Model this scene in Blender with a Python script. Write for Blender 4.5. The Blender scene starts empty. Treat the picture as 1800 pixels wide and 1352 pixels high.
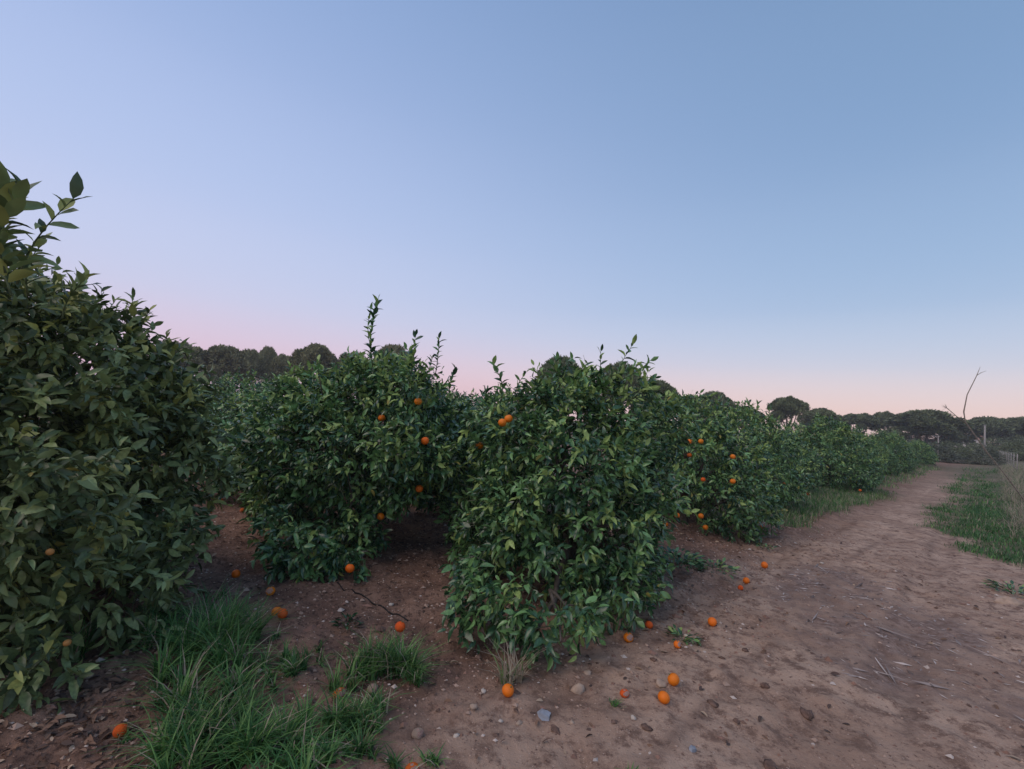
import bpy, math, random
import numpy as np
from mathutils import Matrix, Vector

random.seed(7)
sc = bpy.context.scene
COL = sc.collection

# ------------------------------------------------------------------ camera
F, CX, CY, EYE = 832.0, 900.0, 676.0, 1.65          # focal length in photo pixels, photo centre, eye height
PITCH, ROLL = math.radians(3.65), math.radians(4.0)
fw = np.array([0, math.cos(PITCH), math.sin(PITCH)])
r0 = np.array([1.0, 0, 0]); u0 = np.cross(r0, fw)
rt = r0 * math.cos(ROLL) + u0 * math.sin(ROLL)
up = u0 * math.cos(ROLL) - r0 * math.sin(ROLL)
camd = bpy.data.cameras.new('camera'); cam = bpy.data.objects.new('camera', camd)
COL.objects.link(cam); sc.camera = cam
camd.sensor_width = 36.0; camd.lens = 36.0 * F / 1800.0
camd.clip_start = 0.05; camd.clip_end = 3000.0
cam.matrix_world = Matrix(((rt[0], up[0], -fw[0], 0), (rt[1], up[1], -fw[1], 0), (rt[2], up[2], -fw[2], EYE), (0, 0, 0, 1)))

def ray(x, y): return fw * F + rt * (x - CX) + up * (CY - y)
def G(x, y, z=0.0):
    d = ray(x, y); return np.array([0, 0, EYE]) + d * ((z - EYE) / d[2])
def W(x, y, depth): return np.array([0, 0, EYE]) + ray(x, y) / F * depth
def project(p):
    d = np.asarray(p, float) - np.array([0, 0, EYE]); k = d @ fw
    return CX + F * (d @ rt) / k, CY - F * (d @ up) / k, k

# ------------------------------------------------------------------ dusk sky, afterglow, exposure
def lin(c):
    return tuple(((v / 255 + 0.055) / 1.055) ** 2.4 if v > 10 else v / 255 / 12.92 for v in c)
SUN_EL, SUN_AZ = 48.0, -128.0         # afterglow behind the camera, to the left (azimuth from +Y, clockwise)
wd = bpy.data.worlds.new('World'); sc.world = wd; wd.use_nodes = True
nt = wd.node_tree; N = nt.nodes; LK = nt.links
bg = N['Background']; bg.inputs['Strength'].default_value = 1.0
sky = N.new('ShaderNodeTexSky'); sky.sky_type = 'NISHITA'; sky.sun_disc = False
sky.sun_elevation = math.radians(-1.5); sky.sun_rotation = math.radians(SUN_AZ)
sky.dust_density = 1.5; sky.ozone_density = 2.0
tc = N.new('ShaderNodeTexCoord'); sx = N.new('ShaderNodeSeparateXYZ')
LK.new(tc.outputs['Generated'], sx.inputs[0])
def ramp(stops):
    r = N.new('ShaderNodeValToRGB'); r.color_ramp.interpolation = 'CARDINAL'
    e = r.color_ramp.elements
    while len(e) < len(stops): e.new(0.5)
    for i, (p, c) in enumerate(stops): e[i].position = p; e[i].color = (*lin(c), 1)
    LK.new(sx.outputs['Z'], r.inputs[0]); return r
warm = ramp([(0.0, (226, 190, 208)), (0.07, (226, 198, 218)), (0.17, (207, 207, 234)), (0.32, (190, 203, 238)), (0.52, (168, 188, 230)), (0.75, (138, 165, 212)), (1.0, (112, 140, 190))])
cool = ramp([(0.0, (246, 206, 194)), (0.05, (241, 214, 209)), (0.12, (208, 210, 225)), (0.22, (171, 193, 223)), (0.42, (141, 170, 208)), (0.66, (120, 151, 191)), (1.0, (105, 135, 178))])
dt = N.new('ShaderNodeVectorMath'); dt.operation = 'DOT_PRODUCT'
LK.new(tc.outputs['Generated'], dt.inputs[0]); dt.inputs[1].default_value = (-0.80, 0.25, 0.0)
mr = N.new('ShaderNodeMapRange'); mr.interpolation_type = 'SMOOTHSTEP'
mr.inputs['From Min'].default_value = -0.40; mr.inputs['From Max'].default_value = 0.85
LK.new(dt.outputs['Value'], mr.inputs['Value'])
mx = N.new('ShaderNodeMix'); mx.data_type = 'RGBA'
LK.new(mr.outputs[0], mx.inputs['Factor']); LK.new(cool.outputs[0], mx.inputs['A']); LK.new(warm.outputs[0], mx.inputs['B'])
sm = N.new('ShaderNodeMix'); sm.data_type = 'RGBA'; sm.blend_type = 'ADD'
sm.inputs['Factor'].default_value = 1.0; sm.clamp_result = False
sv = N.new('ShaderNodeVectorMath'); sv.operation = 'SCALE'; sv.inputs['Scale'].default_value = 0.05
LK.new(sky.outputs[0], sv.inputs[0])
LK.new(mx.outputs['Result'], sm.inputs['A']); LK.new(sv.outputs[0], sm.inputs['B'])
LK.new(sm.outputs['Result'], bg.inputs['Color'])
sl = bpy.data.lights.new('afterglow', 'SUN'); so = bpy.data.objects.new('afterglow', sl); COL.objects.link(so)
sl.energy = 1.5; sl.angle = math.radians(50); sl.color = (1.0, 0.79, 0.64)
a = math.radians(SUN_AZ); e_ = math.radians(SUN_EL)
so.rotation_euler = Vector((-math.sin(a) * math.cos(e_), -math.cos(a) * math.cos(e_), -math.sin(e_))).to_track_quat('-Z', 'Y').to_euler()
vs = sc.view_settings; vs.view_transform = 'Standard'; vs.look = 'None'; vs.exposure = 0.0; vs.gamma = 1.0; vs.use_curve_mapping = False

# ------------------------------------------------------------------ helpers
def tag(o, label=None, cat=None, group=None, kind=None):
    if label: o['label'] = label
    if cat: o['category'] = cat
    if group: o['group'] = group
    if kind: o['kind'] = kind
    return o
def empty(name, loc=(0, 0, 0), rz=0.0, s=1.0):
    o = bpy.data.objects.new(name, None); COL.objects.link(o)
    o.location = loc; o.rotation_euler = (0, 0, rz); o.scale = (s, s, s) if np.isscalar(s) else s
    o.empty_display_size = 0.2
    return o
def link(name, me, parent=None, loc=None):
    o = bpy.data.objects.new(name, me); COL.objects.link(o)
    if parent: o.parent = parent
    if loc is not None: o.location = loc
    return o
def mesh_np(name, V, faces, mats, midx=None, smooth=True):
    """faces: list of (k,n) index arrays with 3 or 4 columns"""
    me = bpy.data.meshes.new(name)
    faces = [np.asarray(f, np.int32) for f in faces if len(f)]
    nl = sum(f.size for f in faces); nf = sum(len(f) for f in faces)
    me.vertices.add(len(V)); me.vertices.foreach_set('co', np.asarray(V, np.float32).ravel())
    me.loops.add(nl); me.polygons.add(nf)
    me.loops.foreach_set('vertex_index', np.concatenate([f.ravel() for f in faces]))
    tot = np.concatenate([np.full(len(f), f.shape[1], np.int32) for f in faces])
    st = np.concatenate([[0], np.cumsum(tot)[:-1]]).astype(np.int32)
    me.polygons.foreach_set('loop_start', st); me.polygons.foreach_set('loop_total', tot)
    for m in (mats if isinstance(mats, (list, tuple)) else [mats]): me.materials.append(m)
    if midx is not None: me.polygons.foreach_set('material_index', np.asarray(midx, np.int32))
    me.polygons.foreach_set('use_smooth', np.full(nf, smooth, bool))
    me.update(calc_edges=True); me.validate()
    return me
class MB:
    """collects pieces of one mesh"""
    def __init__(s): s.V = []; s.T = []; s.Q = []; s.mt = []; s.mq = []; s.n = 0
    def add(s, V, T=None, Q=None, mi=0):
        V = np.asarray(V, float)
        if T is not None and len(T): s.T.append(np.asarray(T) + s.n); s.mt.append(np.broadcast_to(mi, (len(T),)))
        if Q is not None and len(Q): s.Q.append(np.asarray(Q) + s.n); s.mq.append(np.broadcast_to(mi, (len(Q),)))
        s.V.append(V); s.n += len(V)
    def mesh(s, name, mats, smooth=True):
        fs = []; mi = []
        if s.T: fs.append(np.concatenate(s.T)); mi += s.mt
        if s.Q: fs.append(np.concatenate(s.Q)); mi += s.mq
        return mesh_np(name, np.concatenate(s.V), fs, mats, np.concatenate(mi), smooth)
def unit(v): return v / np.maximum(np.linalg.norm(v, axis=-1, keepdims=True), 1e-9)
def tube(mb, pts, rads, sides=6, mi=0):
    pts = np.asarray(pts, float); n = len(pts)
    t = unit(np.gradient(pts, axis=0)); ref = np.array([0.31, 0.77, 0.2])
    a = unit(np.cross(t, ref)); b = np.cross(t, a)
    an = np.arange(sides) * 2 * math.pi / sides
    V = (pts[:, None] + np.asarray(rads)[:, None, None] * (np.cos(an)[None, :, None] * a[:, None] + np.sin(an)[None, :, None] * b[:, None])).reshape(-1, 3)
    i = np.arange(n - 1)[:, None] * sides; j = np.arange(sides)[None]; k = (j + 1) % sides
    Q = np.stack([i + j, i + k, i + sides + k, i + sides + j], -1).reshape(-1, 4)
    c0 = len(V); V = np.concatenate([V, pts[:1], pts[-1:]])
    jj = np.arange(sides); kk = (jj + 1) % sides
    T = np.concatenate([np.stack([np.full(sides, c0), kk, jj], -1), np.stack([np.full(sides, c0 + 1), (n - 1) * sides + jj, (n - 1) * sides + kk], -1)])
    mb.add(V, T, Q, mi)
def wobble(p0, p1, n, amp, rng, sag=0.0):
    p0 = np.asarray(p0, float); p1 = np.asarray(p1, float); t = np.linspace(0, 1, n)[:, None]
    P = p0 + (p1 - p0) * t + rng.normal(0, amp, (n, 3)) * np.sin(t * math.pi)
    P[:, 2] -= (sag * np.sin(t * math.pi))[:, 0]; return P
def hash2(ix, iy, seed):
    h = (ix.astype(np.int64) * 374761393 + iy.astype(np.int64) * 668265263 + seed * 1442695041) & 0x7fffffff
    h = ((h ^ (h >> 13)) * 1274126177) & 0x7fffffff
    return ((h ^ (h >> 16)) & 0xffff) / 65535.0
def vnoise(x, y, seed=0):
    x = np.asarray(x, float); y = np.asarray(y, float)
    ix = np.floor(x); iy = np.floor(y); fx = x - ix; fy = y - iy
    fx = fx * fx * (3 - 2 * fx); fy = fy * fy * (3 - 2 * fy)
    a = hash2(ix, iy, seed); b = hash2(ix + 1, iy, seed); c = hash2(ix, iy + 1, seed); d = hash2(ix + 1, iy + 1, seed)
    return (a + (b - a) * fx) * (1 - fy) + (c + (d - c) * fx) * fy
def fbm(x, y, o=4, seed=0):
    s = 0; am = 0.5
    for i in range(o): s = s + am * vnoise(x, y, seed + i); x = x * 2.03; y = y * 2.03; am *= 0.5
    return s / (1 - 0.5 ** o)
def sstep(a, b, x):
    t = np.clip((x - a) / (b - a), 0, 1); return t * t * (3 - 2 * t)

# ------------------------------------------------------------------ materials
def material(name, col, rough=0.8, var=0.25, scale=8.0, bump=0.0, bscale=40.0, spec=0.3, trans=0.0, detail=4.0, col2=None):
    m = bpy.data.materials.new(name); m.use_nodes = True; t = m.node_tree; n = t.nodes; L = t.links
    b = n['Principled BSDF']; b.inputs['Roughness'].default_value = rough; b.inputs['Specular IOR Level'].default_value = spec
    co = n.new('ShaderNodeTexCoord'); nz = n.new('ShaderNodeTexNoise')
    nz.inputs['Scale'].default_value = scale; nz.inputs['Detail'].default_value = detail
    L.new(co.outputs['Object'], nz.inputs['Vector'])
    rp = n.new('ShaderNodeValToRGB'); e = rp.color_ramp.elements
    c2 = col2 or tuple(min(1, c * (1 + var)) for c in col); c1 = tuple(c * (1 - var) for c in col)
    e[0].position = 0.3; e[0].color = (*c1, 1); e[1].position = 0.7; e[1].color = (*c2, 1)
    L.new(nz.outputs['Fac'], rp.inputs[0]); L.new(rp.outputs[0], b.inputs['Base Color'])
    if bump:
        nb = n.new('ShaderNodeTexNoise'); nb.inputs['Scale'].default_value = bscale; nb.inputs['Detail'].default_value = 5
        L.new(co.outputs['Object'], nb.inputs['Vector'])
        bp = n.new('ShaderNodeBump'); bp.inputs['Strength'].default_value = bump; bp.inputs['Distance'].default_value = 0.01
        L.new(nb.outputs['Fac'], bp.inputs['Height']); L.new(bp.outputs[0], b.inputs['Normal'])
    if trans:
        tr = n.new('ShaderNodeBsdfTranslucent'); ms = n.new('ShaderNodeMixShader'); ms.inputs[0].default_value = trans
        L.new(rp.outputs[0], tr.inputs['Color']); L.new(b.outputs[0], ms.inputs[1]); L.new(tr.outputs[0], ms.inputs[2])
        L.new(ms.outputs[0], n['Material Output'].inputs['Surface'])
    return m
LEAF = [material('leaf_dark', (0.040, 0.100, 0.044), 0.26, 0.4, 6, spec=0.6, trans=0.12),
        material('leaf_mid', (0.140, 0.275, 0.096), 0.28, 0.4, 6, spec=0.6, trans=0.15),
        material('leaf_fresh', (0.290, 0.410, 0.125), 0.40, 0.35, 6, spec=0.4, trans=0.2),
        material('leaf_yellow', (0.40, 0.36, 0.10), 0.5, 0.3, 9, spec=0.3, trans=0.2)]
LEAFD = [material('dusty_leaf_dark', (0.080, 0.118, 0.048), 0.38, 0.3, 6, spec=0.4, trans=0.12),
         material('dusty_leaf_mid', (0.215, 0.280, 0.112), 0.36, 0.3, 6, spec=0.4, trans=0.15),
         material('dusty_leaf_fresh', (0.330, 0.360, 0.110), 0.5, 0.3, 6, spec=0.35, trans=0.2), LEAF[3]]
BARK = material('citrus_bark', (0.10, 0.085, 0.07), 0.9, 0.4, 25, 0.6, 60)
TWIG = material('green_twig', (0.085, 0.11, 0.05), 0.7, 0.3, 20)
DEADW = material('dead_grey_wood', (0.28, 0.235, 0.195), 0.9, 0.35, 30)
GRASS = [material('grass_blade', (0.056, 0.155, 0.045), 0.5, 0.4, 3, spec=0.35, trans=0.25),
         material('grass_blade_light', (0.150, 0.290, 0.080), 0.5, 0.35, 3, spec=0.35, trans=0.25),
         material('grass_blade_dry', (0.38, 0.32, 0.24), 0.8, 0.3, 5, trans=0.2)]
PINE = [material('pine_needles_dark', (0.095, 0.122, 0.062), 0.7, 0.35, 0.8, spec=0.2),
        material('pine_needles', (0.165, 0.200, 0.100), 0.7, 0.35, 0.8, spec=0.2)]
PBARK = material('pine_bark', (0.13, 0.09, 0.07), 0.95, 0.4, 6)
SHRUB = [material('olive_leaf_dark', (0.07, 0.09, 0.06), 0.6, 0.35, 1.5), material('olive_leaf_pale', (0.16, 0.18, 0.13), 0.6, 0.3, 1.5)]
ORANGE = material('orange_peel', (0.94, 0.19, 0.006), 0.48, 0.10, 14, 0.25, 260, spec=0.35, col2=(0.98, 0.26, 0.012))
ORANGER = material('overripe_peel', (0.78, 0.095, 0.014), 0.6, 0.35, 18, 0.5, 120, spec=0.3)
FLESH = material('rotting_flesh', (0.55, 0.25, 0.17), 0.8, 0.35, 30, 0.8, 70, col2=(0.72, 0.52, 0.45))
HUSK = material('dried_husk', (0.40, 0.28, 0.20), 0.85, 0.35, 25, 0.8, 60, col2=(0.58, 0.45, 0.36))
CALYX = material('calyx', (0.10, 0.13, 0.05), 0.8)
for m_, o_ in ((ORANGE, 0.490), (ORANGER, 0.503)):             # each fruit ripens a little differently
    t_ = m_.node_tree; oi = t_.nodes.new('ShaderNodeObjectInfo'); hs = t_.nodes.new('ShaderNodeHueSaturation'); mp = t_.nodes.new('ShaderNodeMapRange'); mv = t_.nodes.new('ShaderNodeMapRange')
    mp.inputs['To Min'].default_value = o_; mp.inputs['To Max'].default_value = 0.515; mv.inputs['To Min'].default_value = 1.0; mv.inputs['To Max'].default_value = 0.68
    t_.links.new(oi.outputs['Random'], mp.inputs['Value']); t_.links.new(oi.outputs['Random'], mv.inputs['Value'])
    src = t_.nodes['Principled BSDF'].inputs['Base Color'].links[0].from_socket
    t_.links.new(src, hs.inputs['Color']); t_.links.new(mp.outputs[0], hs.inputs['Hue']); t_.links.new(mv.outputs[0], hs.inputs['Value']); t_.links.new(hs.outputs[0], t_.nodes['Principled BSDF'].inputs['Base Color'])
STONE_T = material('tan_stone', (0.40, 0.30, 0.23), 0.9, 0.25, 14, 0.6, 45)
STONE_G = material('blue_grey_stone', (0.27, 0.29, 0.33), 0.85, 0.2, 14, 0.5, 45)
STONE_W = material('pale_stone', (0.52, 0.46, 0.40), 0.85, 0.2, 14, 0.5, 45)
CLOD = material('dark_clod', (0.15, 0.095, 0.074), 1.0, 0.4, 30, 1.0, 80)
PEB = [material('gravel_tan', (0.38, 0.27, 0.21), 0.95, 0.3, 3), material('gravel_red', (0.24, 0.14, 0.105), 0.95, 0.3, 3), material('gravel_pale', (0.50, 0.43, 0.38), 0.9, 0.2, 3)]
LIT = [material('dead_leaf_brown', (0.20, 0.12, 0.08), 0.9, 0.4, 3), material('dead_leaf_tan', (0.38, 0.28, 0.20), 0.9, 0.3, 3), material('dead_leaf_dark', (0.09, 0.06, 0.05), 0.9, 0.3, 3)]
CHIP = [material('chip_grey', (0.30, 0.25, 0.23), 0.9, 0.3, 3), material('chip_pale', (0.52, 0.45, 0.41), 0.9, 0.2, 3), material('chip_dark', (0.12, 0.09, 0.08), 0.9, 0.3, 3)]

# ------------------------------------------------------------------ ground
S2 = math.sqrt(2)
def qs(x, y): return (y - x) / S2, (x + y) / S2           # across and along the track
ROWTREES = []                                            # filled with (x, y) of the citrus trees first
def gz(x, y):
    x = np.asarray(x, float); y = np.asarray(y, float); q, s = qs(x, y)
    near = np.exp(-((x - 1) ** 2 + (y - 5) ** 2) / 30.0 ** 2)
    h = 0.10 * (fbm(x * 0.35, y * 0.35, 3, 3) - 0.5) * near
    h = h + 0.045 * (fbm(x * 2.1, y * 2.1, 3, 11) - 0.5)
    wob = 0.18 * (vnoise(s * 0.5, q * 0.1, 5) - 0.5)
    for qc in (0.45, 1.95):
        h = h - 0.045 * np.exp(-((q - qc - wob) / 0.17) ** 2) * sstep(3.4, 5.5, s)
        h = h + 0.022 * np.exp(-((q - qc - wob - 0.27) / 0.11) ** 2) * sstep(3.4, 5.5, s)
    h = h + 0.035 * (fbm(q * 5.5, s * 1.3, 3, 67) - 0.5) * sstep(2.6, 1.8, q) * sstep(-0.6, 0.0, q)
    h = h + 0.07 * sstep(2.5, 3.4, q) * (1 - 0.5 * sstep(4.2, 5.2, q))
    h = h + 0.10 * sstep(-0.3, -1.3, q) * sstep(6, 11, s) + 0.22 * sstep(-0.6, -1.8, q) * sstep(11, 17, s)
    rough = 0.024 + 0.026 * sstep(1.5, 2.3, q)
    h = h + rough * (fbm(x * 9, y * 9, 2, 23) - 0.5) * 2 * np.exp(-(np.hypot(x, y) / 14) ** 2)
    return h
def axis(a, b, step, ext, growth):
    c = list(np.arange(a, b, step)); d = step; lo = c[0]; hi = c[-1]; L = []; R = []
    while hi < ext: d *= growth; hi += d; R.append(hi)
    d = step
    while lo > -ext: d *= growth; lo -= d; L.append(lo)
    return np.array(L[::-1] + c + R)
gx = axis(-4.5, 7.5, 0.04, 420, 1.16); gy = axis(1.2, 10.5, 0.04, 420, 1.16)
X, Y = np.meshgrid(gx, gy); Z = gz(X, Y)
nx, ny = len(gx), len(gy)
i = np.arange(ny - 1)[:, None] * nx + np.arange(nx - 1)[None]
gq = np.stack([i, i + 1, i + nx + 1, i + nx], -1).reshape(-1, 4)
V = np.stack([X, Y, Z], -1).reshape(-1, 3)

def verge_mask(x, y):
    q, s = qs(x, y); n = fbm(x * 0.9, y * 0.9, 4, 41) - 0.5
    lim = 0.62 - 1.15 * np.clip((12.8 - s) / 3.3, 0, 3) + 0.05 * np.clip(s - 14, 0, 10) * 0.4
    return sstep(0.28, -0.28, q - lim + 1.3 * n)
def strip_mask(x, y):
    q, s = qs(x, y); n = fbm(x * 0.8, y * 0.8, 4, 47) - 0.5
    return sstep(-0.3, 0.3, q - 2.3 + 1.2 * n) * sstep(0.6, -0.4, q - 4.2) * sstep(9.3, 10.3, s + 2 * n)
def litter_mask(x, y):
    q, s = qs(x, y); n = fbm(x * 1.1, y * 1.1, 4, 53) - 0.5
    a = ((x - 3.55 - 0.25 * (y - 4.4)) / 1.05) ** 2 + ((y - 4.4) / 1.7) ** 2
    return sstep(1.25, 0.35, a + 2.6 * n) * (0.45 + 0.55 * sstep(0.42, 0.58, fbm(x * 3.1, y * 3.1, 3, 59)))

def ground_material():
    m = bpy.data.materials.new('soil'); m.use_nodes = True; t = m.node_tree; n = t.nodes; L = t.links
    b = n['Principled BSDF']; b.inputs['Roughness'].default_value = 0.95; b.inputs['Specular IOR Level'].default_value = 0.15
    co = n.new('ShaderNodeTexCoord')
    def noise(sc_, det=6, rg=0.6):
        z = n.new('ShaderNodeTexNoise'); z.inputs['Scale'].default_value = sc_; z.inputs['Detail'].default_value = det; z.inputs['Roughness'].default_value = rg
        L.new(co.outputs['Object'], z.inputs['Vector']); return z.outputs['Fac']
    def mix(f, a, bb, mode='MIX'):
        x = n.new('ShaderNodeMix'); x.data_type = 'RGBA'; x.blend_type = mode
        for s_, v in (('Factor', f), ('A', a), ('B', bb)):
            if hasattr(v, 'is_output'): L.new(v, x.inputs[s_])
            elif s_ == 'Factor': x.inputs[s_].default_value = v
            else: x.inputs[s_].default_value = (*v, 1)
        return x.outputs['Result']
    def mrange(v, a, bb, c=0, d=1):
        x = n.new('ShaderNodeMapRange'); x.interpolation_type = 'SMOOTHSTEP'
        for k, w in zip(('From Min', 'From Max', 'To Min', 'To Max'), (a, bb, c, d)): x.inputs[k].default_value = w
        L.new(v, x.inputs['Value']); return x.outputs[0]
    def attr(nm):
        x = n.new('ShaderNodeAttribute'); x.attribute_name = nm; return x.outputs['Fac']
    sand = mix(mrange(noise(1.3), 0.35, 0.65), (0.355, 0.235, 0.170), (0.485, 0.340, 0.252))
    sand = mix(mrange(noise(7, 8, 0.75), 0.46, 0.62), sand, (0.205, 0.130, 0.096))
    sand = mix(mrange(noise(34, 6, 0.75), 0.55, 0.68), sand, (0.13, 0.075, 0.058))
    sand = mix(mrange(noise(95, 3, 0.6), 0.64, 0.72), sand, (0.60, 0.47, 0.39))
    red = mix(mrange(noise(2.5), 0.35, 0.65), (0.165, 0.098, 0.072), (0.29, 0.180, 0.130))
    red = mix(mrange(noise(26, 7, 0.75), 0.48, 0.64), red, (0.075, 0.046, 0.037))
    red = mix(mrange(noise(70, 3), 0.62, 0.72), red, (0.46, 0.31, 0.235))
    grn = mix(mrange(noise(3), 0.4, 0.65), (0.060, 0.080, 0.035), (0.16, 0.13, 0.085))
    lit = mix(mrange(noise(14, 8, 0.75), 0.4, 0.65), (0.15, 0.098, 0.080), (0.33, 0.24, 0.20))
    sand = mix(attr('rut'), sand, mix(mrange(noise(11, 6, 0.7), 0.4, 0.6), (0.13, 0.082, 0.064), (0.27, 0.18, 0.135)))
    c = mix(attr('orchard'), sand, red)
    c = mix(attr('litter'), c, lit)
    c = mix(attr('green'), c, grn)
    c = mix(attr('far'), c, mix(mrange(noise(0.15), 0.4, 0.6), (0.16, 0.12, 0.075), (0.10, 0.105, 0.055)))
    L.new(c, b.inputs['Base Color'])
    b1 = n.new('ShaderNodeBump'); b1.inputs['Strength'].default_value = 0.9; b1.inputs['Distance'].default_value = 0.02; L.new(noise(22, 8, 0.7), b1.inputs['Height'])
    b2 = n.new('ShaderNodeBump'); b2.inputs['Strength'].default_value = 0.6; b2.inputs['Distance'].default_value = 0.006; L.new(noise(110, 4, 0.7), b2.inputs['Height'])
    L.new(b1.outputs[0], b2.inputs['Normal']); L.new(b2.outputs[0], b.inputs['Normal'])
    return m
gme = mesh_np('ground', V, [gq], ground_material())
q_, s_ = qs(V[:, 0], V[:, 1]); nn = fbm(V[:, 0] * 1.2, V[:, 1] * 1.2, 4, 31) - 0.5
wv = 0.18 * (vnoise(s_ * 0.5, q_ * 0.1, 5) - 0.5)
rut = sum(np.exp(-((q_ - qc - wv) / wd_) ** 2) for qc, wd_ in ((0.33, 0.06), (0.58, 0.05), (1.83, 0.06), (2.08, 0.05), (1.2, 0.05))) * sstep(0.34, 0.62, fbm(s_ * 1.5, q_ * 3.0, 3, 29)) * 0.6
lay = {'rut': np.clip(rut, 0, 1), 'orchard': sstep(1.55, 2.6, q_ + 1.2 * nn) * (1 - 0.0 * q_), 'litter': litter_mask(V[:, 0], V[:, 1]) * 0.85,
       'green': np.maximum(verge_mask(V[:, 0], V[:, 1]), strip_mask(V[:, 0], V[:, 1])) * 0.9,
       'far': np.maximum(sstep(-1.6, -2.4, q_) * sstep(20, 26, s_), sstep(75, 95, np.hypot(V[:, 0], V[:, 1])))}
for k, v in lay.items():
    at = gme.attributes.new(k, 'FLOAT', 'POINT'); at.data.foreach_set('value', np.asarray(v, np.float32))
ground = link('ground', gme); tag(ground, 'bare reddish sandy soil of the orchard and its farm track', 'ground', kind='structure')

# ------------------------------------------------------------------ leaves
def leaf_variant(fold, curl, twist, wave):
    """unit leaf along +x, blade normal +z: 11 vertices, 12 triangles"""
    xs = [0.0, 0.22, 0.48, 0.75, 1.0]; ws = [0.0, 0.165, 0.215, 0.15, 0.0]
    V = []; rows = []
    for x, w in zip(xs, ws):
        zc = -curl * x * x + 0.04 * math.sin(x * 3.1); a = twist * x
        if w == 0: rows.append([len(V)]); V.append((x, 0, zc)); continue
        rr = []
        for sgn in (-1, 0, 1):
            y = sgn * w * math.cos(fold); z = abs(sgn) * w * math.sin(fold) + (wave * math.sin(x * 9 + sgn) if sgn else 0)
            rr.append(len(V)); V.append((x, y * math.cos(a) - z * math.sin(a), zc + y * math.sin(a) + z * math.cos(a)))
        rows.append(rr)
    T = []
    b = rows[0][0]; r1 = rows[1]; T += [(b, r1[1], r1[0]), (b, r1[2], r1[1])]
    for r1, r2 in ((rows[1], rows[2]), (rows[2], rows[3])):
        for k in (0, 1): T += [(r1[k], r1[k + 1], r2[k + 1]), (r1[k], r2[k + 1], r2[k])]
    r3 = rows[3]; e = rows[4][0]; T += [(r3[0], r3[1], e), (r3[1], r3[2], e)]
    V = np.array(V); V[:, 0] *= 1.0
    return V, np.array(T)
LV = [leaf_variant(0.35, 0.10, 0.1, 0.012), leaf_variant(0.5, 0.26, -0.25, 0.015), leaf_variant(0.22, 0.02, 0.3, 0.02), leaf_variant(0.6, 0.38, 0.15, 0.01)]
def leaf_meshes(mats):
    return [[mesh_np('leaf', v, [t], m) for m in mats] for v, t in LV]

def leaf_frames(P, D, Nn):
    x = unit(D); z = unit(Nn - (Nn * x).sum(1, keepdims=True) * x); y = np.cross(z, x)
    return np.stack([x, y, z], -1)             # columns are the leaf axes
def leaves_to_mb(mb, P, R, S, var, mi):
    for k, (v, t) in enumerate(LV):
        m = var == k
        if not m.any(): continue
        A = np.einsum('nij,vj->nvi', R[m], v) * S[m][:, None, None] + P[m][:, None]
        n = m.sum(); nv = len(v)
        T = (t[None] + (np.arange(n) * nv)[:, None, None]).reshape(-1, 3)
        mb.add(A.reshape(-1, 3), T, None, np.repeat(mi[m], len(t)))

def prof(t, R):
    return np.where(t > 0.45, R * np.clip((1 - t) / 0.55, 0, 1) ** 0.5, R * (0.86 + 0.14 * t / 0.45))
def crown_lobes(rng, R, H, skirt, n, extra=()):
    L = [((0, 0, (H + skirt) / 2), (R * 0.66, R * 0.66, (H - skirt) * 0.43))]
    for k in range(n):
        t = (k + 0.5) / n; t = 0.06 + 0.90 * t; az = k * 2.39996 + rng.uniform(-0.4, 0.4)
        r = R * rng.uniform(0.24, 0.40)
        d = max(0.0, float(prof(np.array(t), R)) - r * 0.8); z = max(skirt + r * 0.8, skirt + t * (H - skirt) - r * 0.5)
        L.append(((d * math.cos(az), d * math.sin(az), z), (r * rng.uniform(0.85, 1.15), r * rng.uniform(0.85, 1.15), r * rng.uniform(0.8, 1.1))))
    L += list(extra)
    return np.array([l[0] for l in L], float), np.array([l[1] for l in L], float)
def shoots(rng, C, Rr, n, H, inner=0.22, tops=None):
    """points and axes of leafy shoots on the skin of the lobes, plus a few inside"""
    out_p = []; out_d = []; got = 0
    w = (Rr ** 2).sum(1) + 0.02; w = w / w.sum()
    while got < n:
        k = rng.choice(len(C), n * 3, p=w); d = unit(rng.normal(size=(n * 3, 3)))
        rad = np.where(rng.random(n * 3) < inner, rng.uniform(0.5, 0.8, n * 3), rng.uniform(0.78, 1.12, n * 3))
        p = C[k] + d * Rr[k] * rad[:, None]
        ax = p.copy(); ax[:, 2] -= H * 0.45; ax = unit(ax)
        ok = ((d * ax).sum(1) > -0.15) & (p[:, 2] > 0.05)
        dd = (((p[:, None] - C[None]) / Rr[None]) ** 2).sum(2); dd[np.arange(len(k)), k] = 9
        ok &= dd.min(1) > 0.62 * rad ** 2
        p = p[ok]; d = d[ok]; ax = ax[ok]
        dr = unit(0.55 * d + 0.45 * ax + rng.normal(0, 0.38, d.shape) + np.array([0, 0, -0.08]))
        out_p.append(p); out_d.append(dr); got += len(p)
    return np.concatenate(out_p)[:n], np.concatenate(out_d)[:n]
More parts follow.
